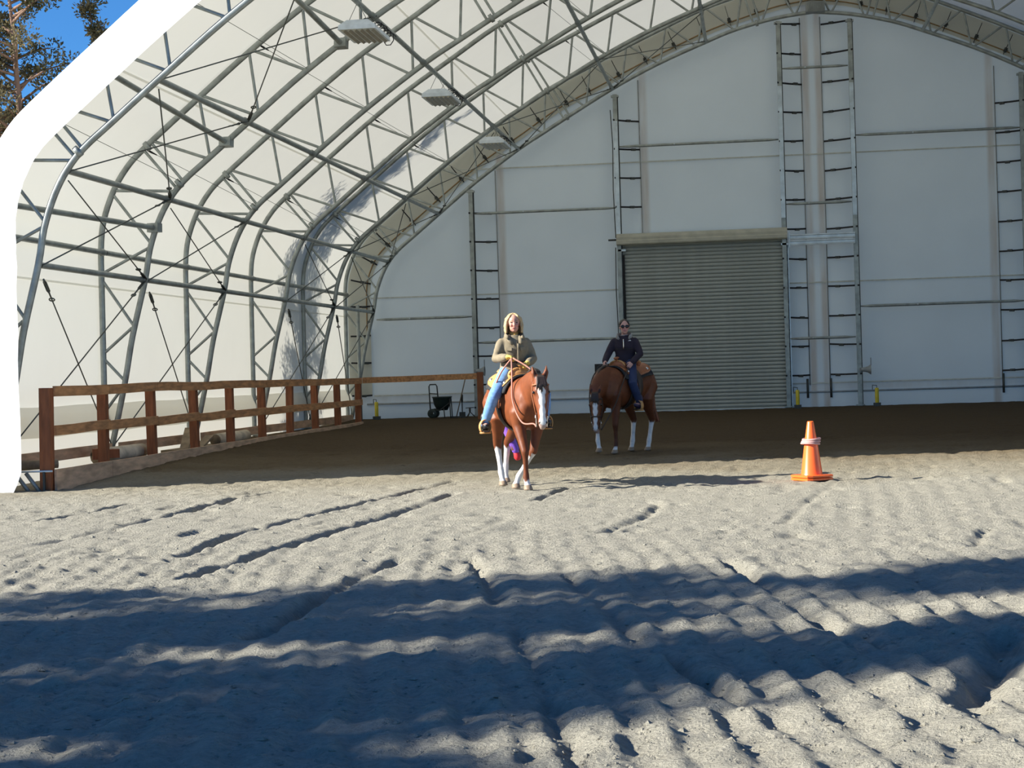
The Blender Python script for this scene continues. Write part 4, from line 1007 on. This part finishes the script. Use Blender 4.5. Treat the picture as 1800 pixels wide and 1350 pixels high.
def wrinkle(me, amp, sc_, seed):
    n_ = len(me.vertices); v = verts_np(me).astype(float); nr = np.empty(n_ * 3, np.float32); me.vertex_normals.foreach_get('vector', nr); nr = nr.reshape(-1, 3)
    v = v + nr * (amp * (noise3(v, seed, sc_) + .5 * noise3(v, seed + 7, sc_ * 2.3)))[:, None]
    me.vertices.foreach_set('co', v.astype(np.float32).ravel()); me.update()
def build_person(M, label, J, S):
    t = thing('person', M @ V(J['pelvis']), label, 'person')
    pel, wai, che, nb, H = (V(J[k]) for k in ('pelvis', 'waist', 'chest', 'neck', 'head'))
    ty = J['tyaw']; tl = V((-math.sin(ty), math.cos(ty), 0)); tf = V((math.cos(ty), math.sin(ty), 0))
    hy = J['hyaw']; hf = V((math.cos(hy), math.sin(hy), J.get('hpitch', 0))).normalized(); hl = V((-math.sin(hy), math.cos(hy), 0)); hu = hf.cross(hl).normalized()
    MH = Matrix((tuple(hf), tuple(hl), tuple(hu))).transposed()
    def torso(b, g, hem=0.0):
        cs = [pel - V((0, 0, .09 + hem)), pel, wai, che, che.lerp(nb, .62), nb]
        b.loft(cs, tl, [.14 + g, .168 + g, .142 + g, .160 + g, .158 + g * .6, .060 + g * .5], [.10 + g, .118 + g, .10 + g, .118 + g, .098 + g * .7, .058 + g * .5], 22)
    def arm(b, s, g, cut=0):
        sh, el, wr = V(J['sh'][s]), V(J['el'][s]), V(J['wr'][s]); sh = sh - V((0, 0, .02)) - (sh - nb) * .08
        e = wr - (wr - el).normalized() * cut
        b.chain([sh, sh.lerp(el, .5), el, el.lerp(e, .5), e], [.047 + g * .9, .045 + g, .041 + g, .037 + g, .029 + g], 14)
    def leg(b, s, g, low=0.0):
        hp, kn, an = V(J['hip'][s]), V(J['kn'][s]), V(J['an'][s])
        b.chain([hp, hp.lerp(kn, .5), kn, kn.lerp(an, .35), an + V((0, 0, low))], [.092 + g, .078 + g, .058 + g, .056 + g, .04 + g], 14)
    b = MB(); torso(b, 0)
    b.chain([nb - V((0, 0, .03)), nb.lerp(H, .5), H - hu * .05], [.056, .05, .05], 14)
    b.ell(H + hu * .024 - hf * .008, (.102, .082, .102), MH); b.ell(H + hf * .026 - hu * .055, (.066, .061, .064), MH); b.ell(H + hf * .062 - hu * .092, (.026, .027, .022), MH)
    b.chain([H + hf * .082 + hu * .012, H + hf * .106 - hu * .028], [.010, .016], 10)
    b.ell(H + hf * .085 - hu * .064, (.014, .026, .012), MH)
    for s in (-1, 1):
        b.ell(H + hl * .078 * s - hu * .005 - hf * .005, (.018, .010, .032), MH)
        b.ell(H + hf * .072 + hl * .036 * s - hu * .028, (.022, .022, .022), MH)
        arm(b, s, 0); leg(b, s, 0)
        wr, el = V(J['wr'][s]), V(J['el'][s])
        hand_geo(b, wr, J['hp'][s], J['hc'][s], J['ha'][s])
        an, to = V(J['an'][s]), V(J['toe'][s]); b.chain([an, an.lerp(to, .5) - V((0, 0, .02)), to], [.042, .042, .032], 12)
    me = remesh(b, .0068, 4, .5); v = verts_np(me).astype(float)
    rel = v - np.array(H); f_ = rel @ np.array(hf); l_ = rel @ np.array(hl); u_ = rel @ np.array(hu)
    col = np.tile(np.array(S['skin']), (len(v), 1)); nearh = np.linalg.norm(rel, axis=1) < .16
    def spot(mask, c): col[mask & nearh] = c
    spot((f_ > .05) & (np.abs(np.abs(l_) - .04) < .03) & (u_ < -.01) & (u_ > -.055), np.array(S['skin']) * np.array((1.05, .86, .86)))
    spot((f_ > .06) & (np.abs(np.abs(l_) - .034) < .019) & (np.abs(u_ - .028 + 6 * (np.abs(l_) - .034) ** 2) < .006), S['brow'])
    spot((f_ > .055) & (((np.abs(l_) - .034) / .016) ** 2 + ((u_ - .008) / .009) ** 2 < 1), (0.10, 0.06, 0.045))
    spot((f_ > .06) & (np.abs(l_) < .027) & (np.abs(u_ + .066) < .0085), S['lips'])
    spot((f_ > .06) & (np.abs(l_) < .022) & (np.abs(u_ + .065) < .002), (.25, .08, .07))
    set_col(me, col); xform(me, M); part('body', me, SKINM, t)
    for s in (-1, 1):
        lpart('eye', MB().ell(H + hf * .079 + hl * .034 * s + hu * .008, (.006, .009, .006), MH, 10, 7), EYEM, t, M)
    # trousers
    tr = MB(); tr.loft([pel - V((0, 0, .11)), pel - V((0, 0, .02)), pel + V((0, 0, .07))], tl, [.155, .185, .165], [.11, .13, .115], 20)
    for s in (-1, 1): leg(tr, s, .015, .0)
    me = remesh(tr, .011, 5); wrinkle(me, .008, 14, 3); lpart('jeans', me, S['jeans'], t, M)
    for s in (-1, 1):
        an, to = V(J['an'][s]), V(J['toe'][s]); bo = MB()
        bo.chain([an + V((0, 0, .10)), an], [.052, .05], 14); bo.chain([an + V((-.03, 0, -.045)), an.lerp(to, .5) + V((0, 0, -.03)), to + V((0, 0, -.005))], [.042, .044, .036], 14)
        bt = part('boot', remesh(bo, .009, 4), S['boot'], t); xform(bt.data, M)
        so = MB(); q = (to - an).normalized(); mid_ = an.lerp(to, .5); so.box(mid_ + V((0, 0, -.075)), ((to - an).length + .06, .07, .014), q.to_track_quat('X', 'Z').to_matrix()); lpart('sole', so, LEATHD, bt, M, False)
    # jacket
    jk = MB(); torso(jk, .030, S['hem'])
    for s in (-1, 1): arm(jk, s, .023, .012)
    me = remesh(jk, .0105, 16); wrinkle(me, .010, 9, 21); jko = lpart('jacket', me, S['jacket'], t, M)
    # collar: open band round the neck
    rings = []
    A = np.linspace(-2.45, 2.45, 17)
    cb = MB(); rr = []
    for a in A:
        o_ = tf * (-math.cos(a)) + tl * math.sin(a)
        spread = 1 + S['open'] * (abs(a) / 2.45) ** 2
        base = nb + V((0, 0, -.035 - .06 * (abs(a) / 2.45) ** 3)); k0 = base + o_ * .082; k1 = base + V((0, 0, S['colh'])) + o_ * .082 * spread
        k2 = base + V((0, 0, S['colh'] * .35)) + o_ * (.105 * spread)
        rr.append([k0, k1, k1 + o_ * .014, k2, k0 + o_ * .016])
    cb.rings(rr); lpart('collar', cb, S['collar'], jko, M)
    return t, dict(H=H, hf=hf, hl=hl, hu=hu, MH=MH, tf=tf, tl=tl, nb=nb, che=che, pel=pel, wai=wai, jk=jko)
def leg_f(s, knee, fet, hoof, white, top=None):
    tp = top or (.50, .135 * s, .98)
    kn = V(knee); ft_ = V(fet); hf_ = V(hoof)
    el = V((tp[0] - .02, tp[1], .84)).lerp(kn, .12)
    return dict(p=[tuple(q) for q in (V(tp), el, el.lerp(kn, .55), kn, kn.lerp(ft_, .25), kn.lerp(ft_, .7), ft_, ft_.lerp(hf_, .6), hf_)], r=[.125, .088, .064, .054, .038, .034, .043, .036, .044], white=white)
def leg_h(s, stif, hock, fet, hoof, white):
    st, hk, ft_, hf_ = V(stif), V(hock), V(fet), V(hoof)
    return dict(p=[(-.54, .14 * s, 1.10)] + [tuple(q) for q in (st, st.lerp(hk, .5), hk, hk.lerp(ft_, .25), hk.lerp(ft_, .7), ft_, ft_.lerp(hf_, .6), hf_)], r=[.17, .125, .078, .058, .044, .037, .046, .038, .044], white=white)

# ---- chestnut walking toward the camera, blonde rider
O1 = (-3.11, 23.5); z1 = float(base_z(*O1)) + 0.0
M1 = Mloc((O1[0], O1[1], z1 + .012), (.416, -.909))
P1 = dict(neck=[((.38, 0, 1.14), .29, .14), ((.56, -.005, 1.20), .265, .135), ((.73, -.02, 1.28), .22, .115), ((.89, -.04, 1.345), .165, .095), ((1.01, -.05, 1.36), .125, .085), ((1.08, -.06, 1.345), .09, .075)],
          poll=(1.13, -.035, 1.385), yaw=math.radians(-9), lean=.15, maneside=(1,), seed=4,
          blaze=[(.09, .03), (.15, .05), (.22, .046), (.32, .036), (.45, .038), (.53, .05), (.60, .045)],
          legs=[leg_f(-1, (.68, -.115, .47), (.66, -.105, .15), (.70, -.10, .035), .12),
                leg_f(1, (.50, .05, .47), (.26, -.08, .15), (.26, -.125, .035), .43),
                leg_h(-1, (-.32, -.16, .86), (-.54, -.12, .53), (-.49, -.09, .16), (-.45, -.085, .035), .50),
                leg_h(1, (-.44, .16, .86), (-.86, .12, .54), (-.90, .09, .18), (-.86, .08, .05), .50)],
          tail=dict(p=[(-.77, 0, 1.32), (-.86, 0, 1.18), (-.88, .05, .95), (-.84, .12, .70), (-.76, .20, .44)], r=[.04, .045, .045, .042, .035], col=(0.10, 0.03, 0.012), bag=1))
H1 = build_horse(M1, 'sunlit chestnut horse with broad white blaze walking toward the viewer', P1)
FEET1 = {-1: (.10, -.47, .72), 1: (.20, .33, .75)}
build_saddle(M1, 'tan western saddle with dark pad under the blonde rider', LEATHT, FEET1, LEATH)
build_bridle(M1, H1, 'leather headstall with long looping reins on the sunlit horse', LEATH,
             [[(.32, -.15, 1.67), (.42, -.18, 1.45), (.60, -.235, 1.12), (.85, -.20, .86), (1.08, -.12, .84), tuple(H1['P'] + H1['d'] * .58 - H1['w'] * .07 - H1['n'] * .055)],
              [(.32, -.13, 1.67), (.55, .05, 1.50), (.78, .13, 1.22), (.98, .03, .95), tuple(H1['P'] + H1['d'] * .58 + H1['w'] * .07 - H1['n'] * .055)],
              [(.31, -.15, 1.66), (.22, -.27, 1.48), (.14, -.36, 1.22), (.12, -.38, .98)]], False)
OLIVE = mat('olive_jacket_cloth', (0.225, 0.185, 0.118), 0.85, 0, 0.12, 25); JEANL = mat('light_denim', (0.15, 0.30, 0.56), 0.85, 0, 0.15, 25)
BOOTB = mat('black_boot', (0.02, 0.02, 0.022), 0.35); MUST = mat('mustard_knit', (0.42, 0.24, 0.06), 0.9); GLOVE = mat('yellow_work_glove', (0.62, 0.44, 0.10), 0.8)
J1 = dict(pelvis=(-.06, 0, 1.515), waist=(-.07, 0, 1.655), chest=(-.05, 0, 1.80), neck=(-.04, 0, 1.985), head=(-.01, -.005, 2.125), tyaw=-.12, hyaw=-.22, hpitch=.02,
          sh={-1: (-.05, -.185, 1.885), 1: (-.06, .185, 1.885)}, el={-1: (-.03, -.255, 1.665), 1: (-.02, .245, 1.655)}, wr={-1: (.205, -.185, 1.685), 1: (.195, .115, 1.60)},
          hp={-1: (.75, .62, .05), 1: (.6, -.75, .0)}, hc={-1: (.25, .1, -1), 1: (.2, 0, -1)}, ha={-1: (-.5, .8, .2), 1: (-.5, -.8, .2)},
          hip={-1: (-.05, -.10, 1.49), 1: (-.05, .10, 1.49)}, kn={-1: (.27, -.40, 1.16), 1: (.37, .285, 1.17)}, an={-1: (.06, -.46, .83), 1: (.17, .325, .86)}, toe={-1: (.22, -.485, .815), 1: (.33, .33, .84)})
S1 = dict(skin=(0.56, 0.29, 0.215), brow=(.30, .2, .1), lips=(.5, .15, .13), jeans=JEANL, boot=BOOTB, jacket=OLIVE, collar=OLIVE, open=.62, colh=.075, hem=.055, eyes=1)
T1, B1 = build_person(M1, 'person with blonde bob in olive jacket, blue jeans and yellow gloves riding the sunlit horse', J1, S1)
nb, tf, tl, che, H, hf, hl, hu = (B1[k] for k in ('nb', 'tf', 'tl', 'che', 'H', 'hf', 'hl', 'hu'))
g = MB(); g.loft([nb - V((0, 0, .09)), nb - V((0, 0, .02)), nb + V((0, 0, .035))], tl, [.085, .066, .060], [.10, .070, .062], 18); lpart('sweater_neck', g, MUST, T1, M1, True, 'mustard roll neck')
for s in (-1, 1):
    g = MB(); hand_geo(g, J1['wr'][s], J1['hp'][s], J1['hc'][s], J1['ha'][s], .0088, .005)
    wr, el = V(J1['wr'][s]), V(J1['el'][s]); g.chain([wr - (wr - el).normalized() * .035, wr + V(J1['hp'][s]).normalized() * .02], [.042, .036], 12)
    lpart('glove', remesh(g, .0065, 2), GLOVE, T1, M1)
# hair: cap and a chin-length curtain, parted at the front
hb = MB(); MHm = B1['MH']
hb.ell(H + hu * .052 - hf * .036, (.100, .096, .090), MHm)
for k in range(26):
    a = 1.12 + (2 * PI - 2.24) * k / 25
    o_ = hf * math.cos(a) + hl * math.sin(a)
    p0 = H + hu * .112 + o_ * .045 - hf * .012; p1 = H + hu * .065 + o_ * .096 - hf * .018; p2 = H - hu * .03 + o_ * .112 - hf * .014; p3 = H - hu * .118 + o_ * (.106 + .010 * math.sin(k * 2.1)) - hf * .012
    hb.chain([p0, p1, p2, p3], [.016, .018, .019, .012], 8)
for s in (-1, 1):
    hb.chain([H + hu * .122 + hl * .018 * s + hf * .02, H + hu * .095 + hl * .052 * s + hf * .052, H + hu * .03 + hl * .092 * s + hf * .036, H - hu * .06 + hl * .104 * s + hf * .030, H - hu * .115 + hl * .100 * s + hf * .026], [.012, .013, .014, .015, .010], 8)
me = remesh(hb, .0075, 3); wrinkle(me, .006, 40, 5); lpart('hair', me, mat('blonde_hair', (0.48, 0.335, 0.165), 0.55, 0, 0.35, 30, stretch=(3, 3, .4)), T1, M1)
# jacket details
def front(zf, sx, out=.0):  # point on the jacket front, zf = height, sx = sideways
    c0 = B1['pel'].lerp(nb, (zf - B1['pel'].z) / (nb.z - B1['pel'].z)); return V((c0.x, c0.y, zf)) + tl * sx + tf * (math.sqrt(max(.02, 1 - (sx / .2) ** 2)) * .140 + out)
DKC = mat('dark_olive_trim', (0.05, 0.04, 0.028), 0.9)
lpart('placket', band([front(z_, .03, .012) for z_ in np.linspace(1.44, 1.86, 8)], tl, .03, .012), OLIVE, B1['jk'], M1)
lpart('zip', band([front(z_, .01, .012) for z_ in np.linspace(1.44, 1.88, 8)], tl, .008, .01), DKC, B1['jk'], M1)
for s in (-1, 1):
    lpart('lapel', band([nb + V((0, 0, -.01)) + tl * .075 * s + tf * .045, front(1.90, .075 * s, -.002), front(1.84, .045 * s, .014)], tl, [.05, .07, .012], .012), OLIVE, B1['jk'], M1)
    for zf in (1.79, 1.545):
        pk = band([front(zf, .055 * s + .0, .016), front(zf + .005, .125 * s, .006)], (0, 0, 1), .045, .01); lpart('pocket_flap', pk, OLIVE, B1['jk'], M1, False)
lpart('waist_cord', band([B1['wai'] + V((0, 0, -.03)) + tf * (.142 * math.cos(a)) + tl * (.178 * math.sin(a)) for a in np.linspace(-2.2, 2.2, 15)], (0, 0, 1), .02, .008), DKC, B1['jk'], M1)

# ---- second chestnut in the shade, rider with sunglasses
O2 = (-2.23, 30.75); z2 = float(base_z(*O2)) + .01
M2 = Mloc((O2[0], O2[1], z2), (-.479, -.878))
P2 = dict(neck=[((.38, 0, 1.14), .29, .14), ((.56, .01, 1.18), .27, .135), ((.74, .03, 1.17), .225, .12), ((.88, .05, 1.10), .18, .10), ((.96, .07, 1.02), .14, .09), ((1.0, .09, .97), .10, .08)],
          poll=(1.02, .10, .985), yaw=math.radians(24), lean=.06, maneside=(-1,), seed=7, coat=(0.135, 0.042, 0.016),
          blaze=[(.13, .022), (.18, .045), (.24, .042), (.34, .034), (.48, .034), (.60, .04)],
          legs=[leg_f(-1, (.66, -.12, .52), (.70, -.10, .22), (.72, -.06, .07), .36),
                leg_f(1, (.52, .14, .46), (.50, .13, .15), (.54, .13, .035), .10),
                leg_h(-1, (-.30, -.16, .86), (-.50, -.145, .53), (-.42, -.13, .16), (-.38, -.13, .035), .50),
                leg_h(1, (-.40, .17, .86), (-.62, .15, .53), (-.52, .14, .16), (-.48, .14, .035), .50)],
          tail=dict(p=[(-.77, 0, 1.32), (-.85, .0, 1.18), (-.86, .0, .95), (-.86, .02, .72), (-.92, .08, .46)], r=[.035, .04, .04, .034, .012], col=(0.16, 0.05, 0.018)))
H2 = build_horse(M2, 'chestnut horse with lowered head and white stockings in the shade', P2)
FEET2 = {-1: (.06, -.42, .70), 1: (.12, .37, .70)}
build_saddle(M2, 'russet western saddle under the rider in sunglasses', LEATH, FEET2, LEATHD)
bit2 = [tuple(H2['P'] + H2['d'] * .58 + H2['w'] * .07 * s - H2['n'] * .05) for s in (-1, 1)]
build_bridle(M2, H2, 'dark headstall with noseband on the lowered head of the shaded horse', LEATHD,
             [[(.40, -.13, 1.47), (.62, -.20, 1.30), (.85, -.14, .95), bit2[0]], [(.20, .23, 1.42), (.45, .26, 1.15), (.70, .26, .80), bit2[1]]], True)
DKJ = mat('dark_plum_fleece', (0.022, 0.015, 0.026), 0.9); JEAND = mat('dark_denim', (0.018, 0.032, 0.085), 0.85); BOOTP = mat('dark_purple_boot', (0.03, 0.02, 0.06), 0.4)
GFL = mat('grey_fleece', (0.30, 0.29, 0.265), 0.95, 0, 0.2, 40, 0.5, 90); DKHAIR = mat('dark_brown_hair', (0.018, 0.011, 0.008), 0.5, 0, 0.3, 30)
J2 = dict(pelvis=(-.06, 0, 1.505), waist=(-.07, 0, 1.645), chest=(-.05, .01, 1.79), neck=(-.04, .015, 1.97), head=(-.015, .03, 2.105), tyaw=.42, hyaw=.68, hpitch=.0,
          sh={-1: (.03, -.165, 1.875), 1: (-.12, .185, 1.875)}, el={-1: (.12, -.235, 1.645), 1: (-.10, .275, 1.635)}, wr={-1: (.32, -.17, 1.525), 1: (.10, .235, 1.505)},
          hp={-1: (.7, .3, -.5), 1: (.75, -.05, -.65)}, hc={-1: (-.3, .75, -.5), 1: (-.3, -.75, -.5)}, ha={-1: (.4, .2, .9), 1: (.5, 0, .85)},
          hip={-1: (-.05, -.10, 1.48), 1: (-.05, .10, 1.48)}, kn={-1: (.26, -.39, 1.15), 1: (.27, .35, 1.14)}, an={-1: (.03, -.41, .81), 1: (.09, .365, .81)}, toe={-1: (.19, -.43, .795), 1: (.25, .38, .795)})
S2 = dict(skin=(0.52, 0.29, 0.235), brow=(.05, .03, .02), lips=(.42, .15, .14), jeans=JEAND, boot=BOOTP, jacket=DKJ, collar=GFL, open=.75, colh=.085, hem=.01)
T2, B2 = build_person(M2, 'person in dark quarter zip fleece with grey collar and sunglasses riding the shaded horse', J2, S2)
nb, tf, tl, H, hf, hl, hu, MHm = (B2[k] for k in ('nb', 'tf', 'tl', 'H', 'hf', 'hl', 'hu', 'MH'))
hb = MB(); hb.ell(H + hu * .046 - hf * .026, (.101, .091, .091), MHm); hb.ell(H - hf * .115 + hu * .02, (.035, .035, .04), MHm)
hb.chain([H - hf * .12 + hu * .01, H - hf * .135 - hu * .08, H - hf * .12 - hu * .16], [.028, .03, .012], 8)
for s in (-1, 1): hb.chain([H + hu * .10 + hf * .04 + hl * .02 * s, H + hu * .065 + hf * .045 + hl * .068 * s, H + hu * .01 + hf * .005 + hl * .083 * s], [.014, .014, .012], 8)
lpart('hair', remesh(hb, .0075, 3), DKHAIR, T2, M2)
sg = MB()
for s in (-1, 1):
    sg.ell(H + hf * .092 + hl * .036 * s + hu * .006, (.011, .035, .028), MHm, 14, 7); sg.tube([H + hf * .088 + hl * .064 * s + hu * .014, H + hf * .03 + hl * .082 * s + hu * .014, H - hf * .01 + hl * .083 * s + hu * .005], .004, 6)
sg.tube([H + hf * .104 - hl * .012 + hu * .01, H + hf * .104 + hl * .012 + hu * .01], .005, 6)
lpart('sunglasses', sg, mat('black_gloss', (0.004, 0.004, 0.005), 0.08), T2, M2)
def front2(zf, sx, out=.0):
    c0 = B2['pel'].lerp(nb, (zf - B2['pel'].z) / (nb.z - B2['pel'].z)); return V((c0.x, c0.y, zf)) + tl * sx + tf * (math.sqrt(max(.02, 1 - (sx / .2) ** 2)) * .140 + out)
lpart('zip', band([front2(z_, 0, .014) for z_ in np.linspace(1.73, 1.90, 5)], tl, .014, .01), SILVER, B2['jk'], M2)
lg = MB(); lg.add([front2(1.865, .075, .018), front2(1.868, .125, .010), front2(1.885, .118, .010), front2(1.875, .09, .014)], [(0, 1, 2, 3)]); lpart('chest_mark', lg, mat('white_print', (.7, .7, .7), .8), B2['jk'], M2, False, 'small white mark on the chest')
lpart('chest_seam', band([front2(1.735, a, .012) for a in np.linspace(-.15, .15, 7)], (0, 0, 1), .012, .006), BLACK, B2['jk'], M2)
g = MB(); g.loft([nb - V((0, 0, .05)), nb + V((0, 0, .0))], tl, [.085, .07], [.085, .07], 18); lpart('lining', g, GFL, T2, M2)

# ------------------------------------------------------------------ trees
BARK = mat('reddish_bark', (0.20, 0.12, 0.08), 0.9, 0, 0.4, 6, 0.6, 20, stretch=(1, 1, .25))
LEAF = bpy.data.materials.new('juniper_foliage'); LEAF.use_nodes = True
n = LEAF.node_tree.nodes; l = LEAF.node_tree.links; n.clear()
o_ = n.new('ShaderNodeOutputMaterial'); mx = n.new('ShaderNodeMixShader'); d_ = n.new('ShaderNodeBsdfDiffuse'); t_ = n.new('ShaderNodeBsdfTranslucent'); mx.inputs[0].default_value = .25
oi = n.new('ShaderNodeTexCoord'); nz = n.new('ShaderNodeTexNoise'); nz.inputs['Scale'].default_value = 1.5; l.new(oi.outputs['Object'], nz.inputs['Vector'])
rp = n.new('ShaderNodeValToRGB'); rp.color_ramp.elements[0].color = (0.07, 0.068, 0.035, 1); rp.color_ramp.elements[1].color = (0.19, 0.155, 0.085, 1); rp.color_ramp.elements[0].position = .35; rp.color_ramp.elements[1].position = .65
l.new(nz.outputs[0], rp.inputs[0]); l.new(rp.outputs[0], d_.inputs[0]); l.new(rp.outputs[0], t_.inputs[0]); l.new(d_.outputs[0], mx.inputs[1]); l.new(t_.outputs[0], mx.inputs[2]); l.new(mx.outputs[0], o_.inputs[0])
def make_tree(loc, label, trunks, height, rad, tufts, seed, lean=(0, 0), fine=.10, low=.12, prof=None, nq=46, tr=.24, tk=1.0):
    rnd = random.Random(seed); rs = np.random.RandomState(seed)
    t = thing('tree', (loc[0], loc[1], 0), label, 'tree')
    cents = []
    for k in range(trunks):
        h = height * (1 if k == 0 else rnd.uniform(.7, .95)); a0 = rnd.uniform(0, 6.28) if k else 0; sp_ = 0 if k == 0 else rad * .45
        pts = []
        for i in range(9):
            f = i / 8
            pts.append(V((loc[0] + lean[0] * f + sp_ * math.cos(a0) * f + .12 * math.sin(i * 1.3 + k), loc[1] + lean[1] * f + sp_ * math.sin(a0) * f + .12 * math.cos(i * 1.7 + k), -.2 + h * f)))
        part('trunk', MB().tube(pts, [max(.02, (tr if k == 0 else tr * .6) * (1 - .93 * i / 8)) * height / 12 for i in range(9)], 8), BARK, t)
        nb_ = int(tufts / trunks)
        for j in range(nb_):
            f = low + (1 - low) * (j + rnd.random()) / nb_
            i = min(7, int(f * 8)); p0 = pts[i].lerp(pts[i + 1], f * 8 - i)
            R_ = rad * (prof(f) if prof else (1 - f) ** .6 * .95 + .06) * rnd.uniform(.55, 1.1) / (1 if trunks == 1 else 1.25)
            a = rnd.uniform(0, 6.283); p1 = p0 + V((R_ * math.cos(a), R_ * math.sin(a), R_ * rnd.uniform(.05, .6)))
            pm = p0.lerp(p1, .55) + V((0, 0, .08 * R_))
            if R_ > .5: part('branch', MB().tube([p0, pm, p1], [.035 * height / 12, .022 * height / 12, .008], 5), BARK, t)
            cents.append((p1, tk * (.30 + .13 * R_))); cents.append((pm, tk * (.22 + .08 * R_)))
            if R_ > 1.3: cents.append((p0.lerp(p1, .78) + V((rnd.uniform(-.3, .3), rnd.uniform(-.3, .3), .1)), .36))
    n_q = nq
    C_ = np.array([list(c) for c, r in cents]); Rr = np.array([r for c, r in cents])
    N = len(C_) * n_q
    cc = np.repeat(C_, n_q, 0); rr = np.repeat(Rr, n_q)
    dv = rs.normal(size=(N, 3)); dv /= np.linalg.norm(dv, axis=1)[:, None]; dv[:, 2] *= .8
    p = cc + dv * (rr * rs.uniform(.15, 1.0, N) ** .7)[:, None]
    ax = dv + rs.normal(size=(N, 3)) * .6 + np.array((0, 0, .5)); ax /= np.linalg.norm(ax, axis=1)[:, None]
    sd = np.cross(ax, rs.normal(size=(N, 3))); sd /= np.linalg.norm(sd, axis=1)[:, None]
    ln = fine * rs.uniform(.8, 1.8, N)[:, None]; wd = fine * .32
    co = np.stack([p, p + ax * ln * .5 + sd * wd, p + ax * ln, p + ax * ln * .5 - sd * wd], 1).reshape(-1, 3).astype(np.float32)
    me = bpy.data.meshes.new('foliage'); me.vertices.add(N * 4); me.vertices.foreach_set('co', co.ravel())
    me.loops.add(N * 4); me.loops.foreach_set('vertex_index', np.arange(N * 4, dtype=np.int32)); me.polygons.add(N); me.polygons.foreach_set('loop_start', np.arange(0, N * 4, 4, dtype=np.int32)); me.update()
    f_ = put('foliage', me, LEAF, t, False); f_['kind'] = 'stuff'
    return t
make_tree((-16.2, 41.0), 'tall scraggly juniper with reddish trunk rising behind the white roof edge', 3, 13.4, 2.4, 200, 5, lean=(-1.2, -.3), fine=.075, low=.03, nq=100, tr=.15, tk=.74, prof=lambda f: .35 + .65 * math.sin(PI * min(1, f * .95 + .08)))
make_tree((-15.4, 41.6), 'thin spire of a juniper right beside the white roof edge', 1, 10.9, 0.42, 60, 9, fine=.07, low=.25, nq=80, tr=.09, tk=.8, prof=lambda f: .9 - .5 * f)
make_tree((-20.0, 1.9), 'large dense juniper outside the hall whose shade crosses the foreground sand', 1, 15.0, 1.75, 165, 21, fine=.22, low=.06, prof=lambda f: 1.0 - .62 * f)
make_tree((-20.6, 3.8), 'shorter juniper between the two shade trees outside the hall', 1, 11.0, 1.4, 72, 41, fine=.22, low=.06, prof=lambda f: 1.0 - .6 * f)
make_tree((-20.3, 0.0), 'low wide juniper outside the hall, nearest to the viewpoint', 1, 10.4, 1.6, 120, 47, fine=.22, low=.06, prof=lambda f: 1.0 - .6 * f)
make_tree((-21.5, 4.9), 'looser juniper outside the hall casting streaky shade', 1, 13.8, 2.1, 84, 33, fine=.20, low=.08, prof=lambda f: 1.0 - .55 * f)

# ------------------------------------------------------------------ clods on the sand
rs = np.random.RandomState(2); NC = 9000
yy = 5.0 * (26.0 / 5.0) ** rs.uniform(0, 1, NC); xx = (-.46 * yy - .4) + (.16 * yy + .4 + .46 * yy + .4) * rs.uniform(0, 1, NC)
keep = (xx > -10.2); xx = xx[keep]; yy = yy[keep]; NC = len(xx)
zz = base_z(xx, yy) + relief(xx, yy)
sz = np.clip(rs.lognormal(-5.0, .5, NC), .003, .026)
ico = np.array([(0, 0, 1), (1, 0, 0), (0, 1, 0), (-1, 0, 0), (0, -1, 0), (.5, .6, -.5), (-.6, .4, -.5), (0, -.6, -.5)], float)
icf = [(0, 1, 2), (0, 2, 3), (0, 3, 4), (0, 4, 1), (1, 5, 2), (2, 6, 3), (2, 5, 6), (3, 6, 7), (3, 7, 4), (4, 7, 1), (1, 7, 5)]
co = ico[None] * sz[:, None, None] * rs.uniform(.7, 1.3, (NC, 8, 3)) * np.array((1.2, 1, .6)); 
an = rs.uniform(0, 6.28, NC); ca, sa = np.cos(an)[:, None], np.sin(an)[:, None]
co = np.stack([co[..., 0] * ca - co[..., 1] * sa, co[..., 0] * sa + co[..., 1] * ca, co[..., 2]], -1) + np.stack([xx, yy, zz + sz * .05], -1)[:, None, :]
fi = (np.array(icf)[None] + (np.arange(NC) * 8)[:, None, None]).reshape(-1, 3)
me = bpy.data.meshes.new('sand_clods'); me.from_pydata(co.reshape(-1, 3).tolist(), [], fi.tolist()); me.update()
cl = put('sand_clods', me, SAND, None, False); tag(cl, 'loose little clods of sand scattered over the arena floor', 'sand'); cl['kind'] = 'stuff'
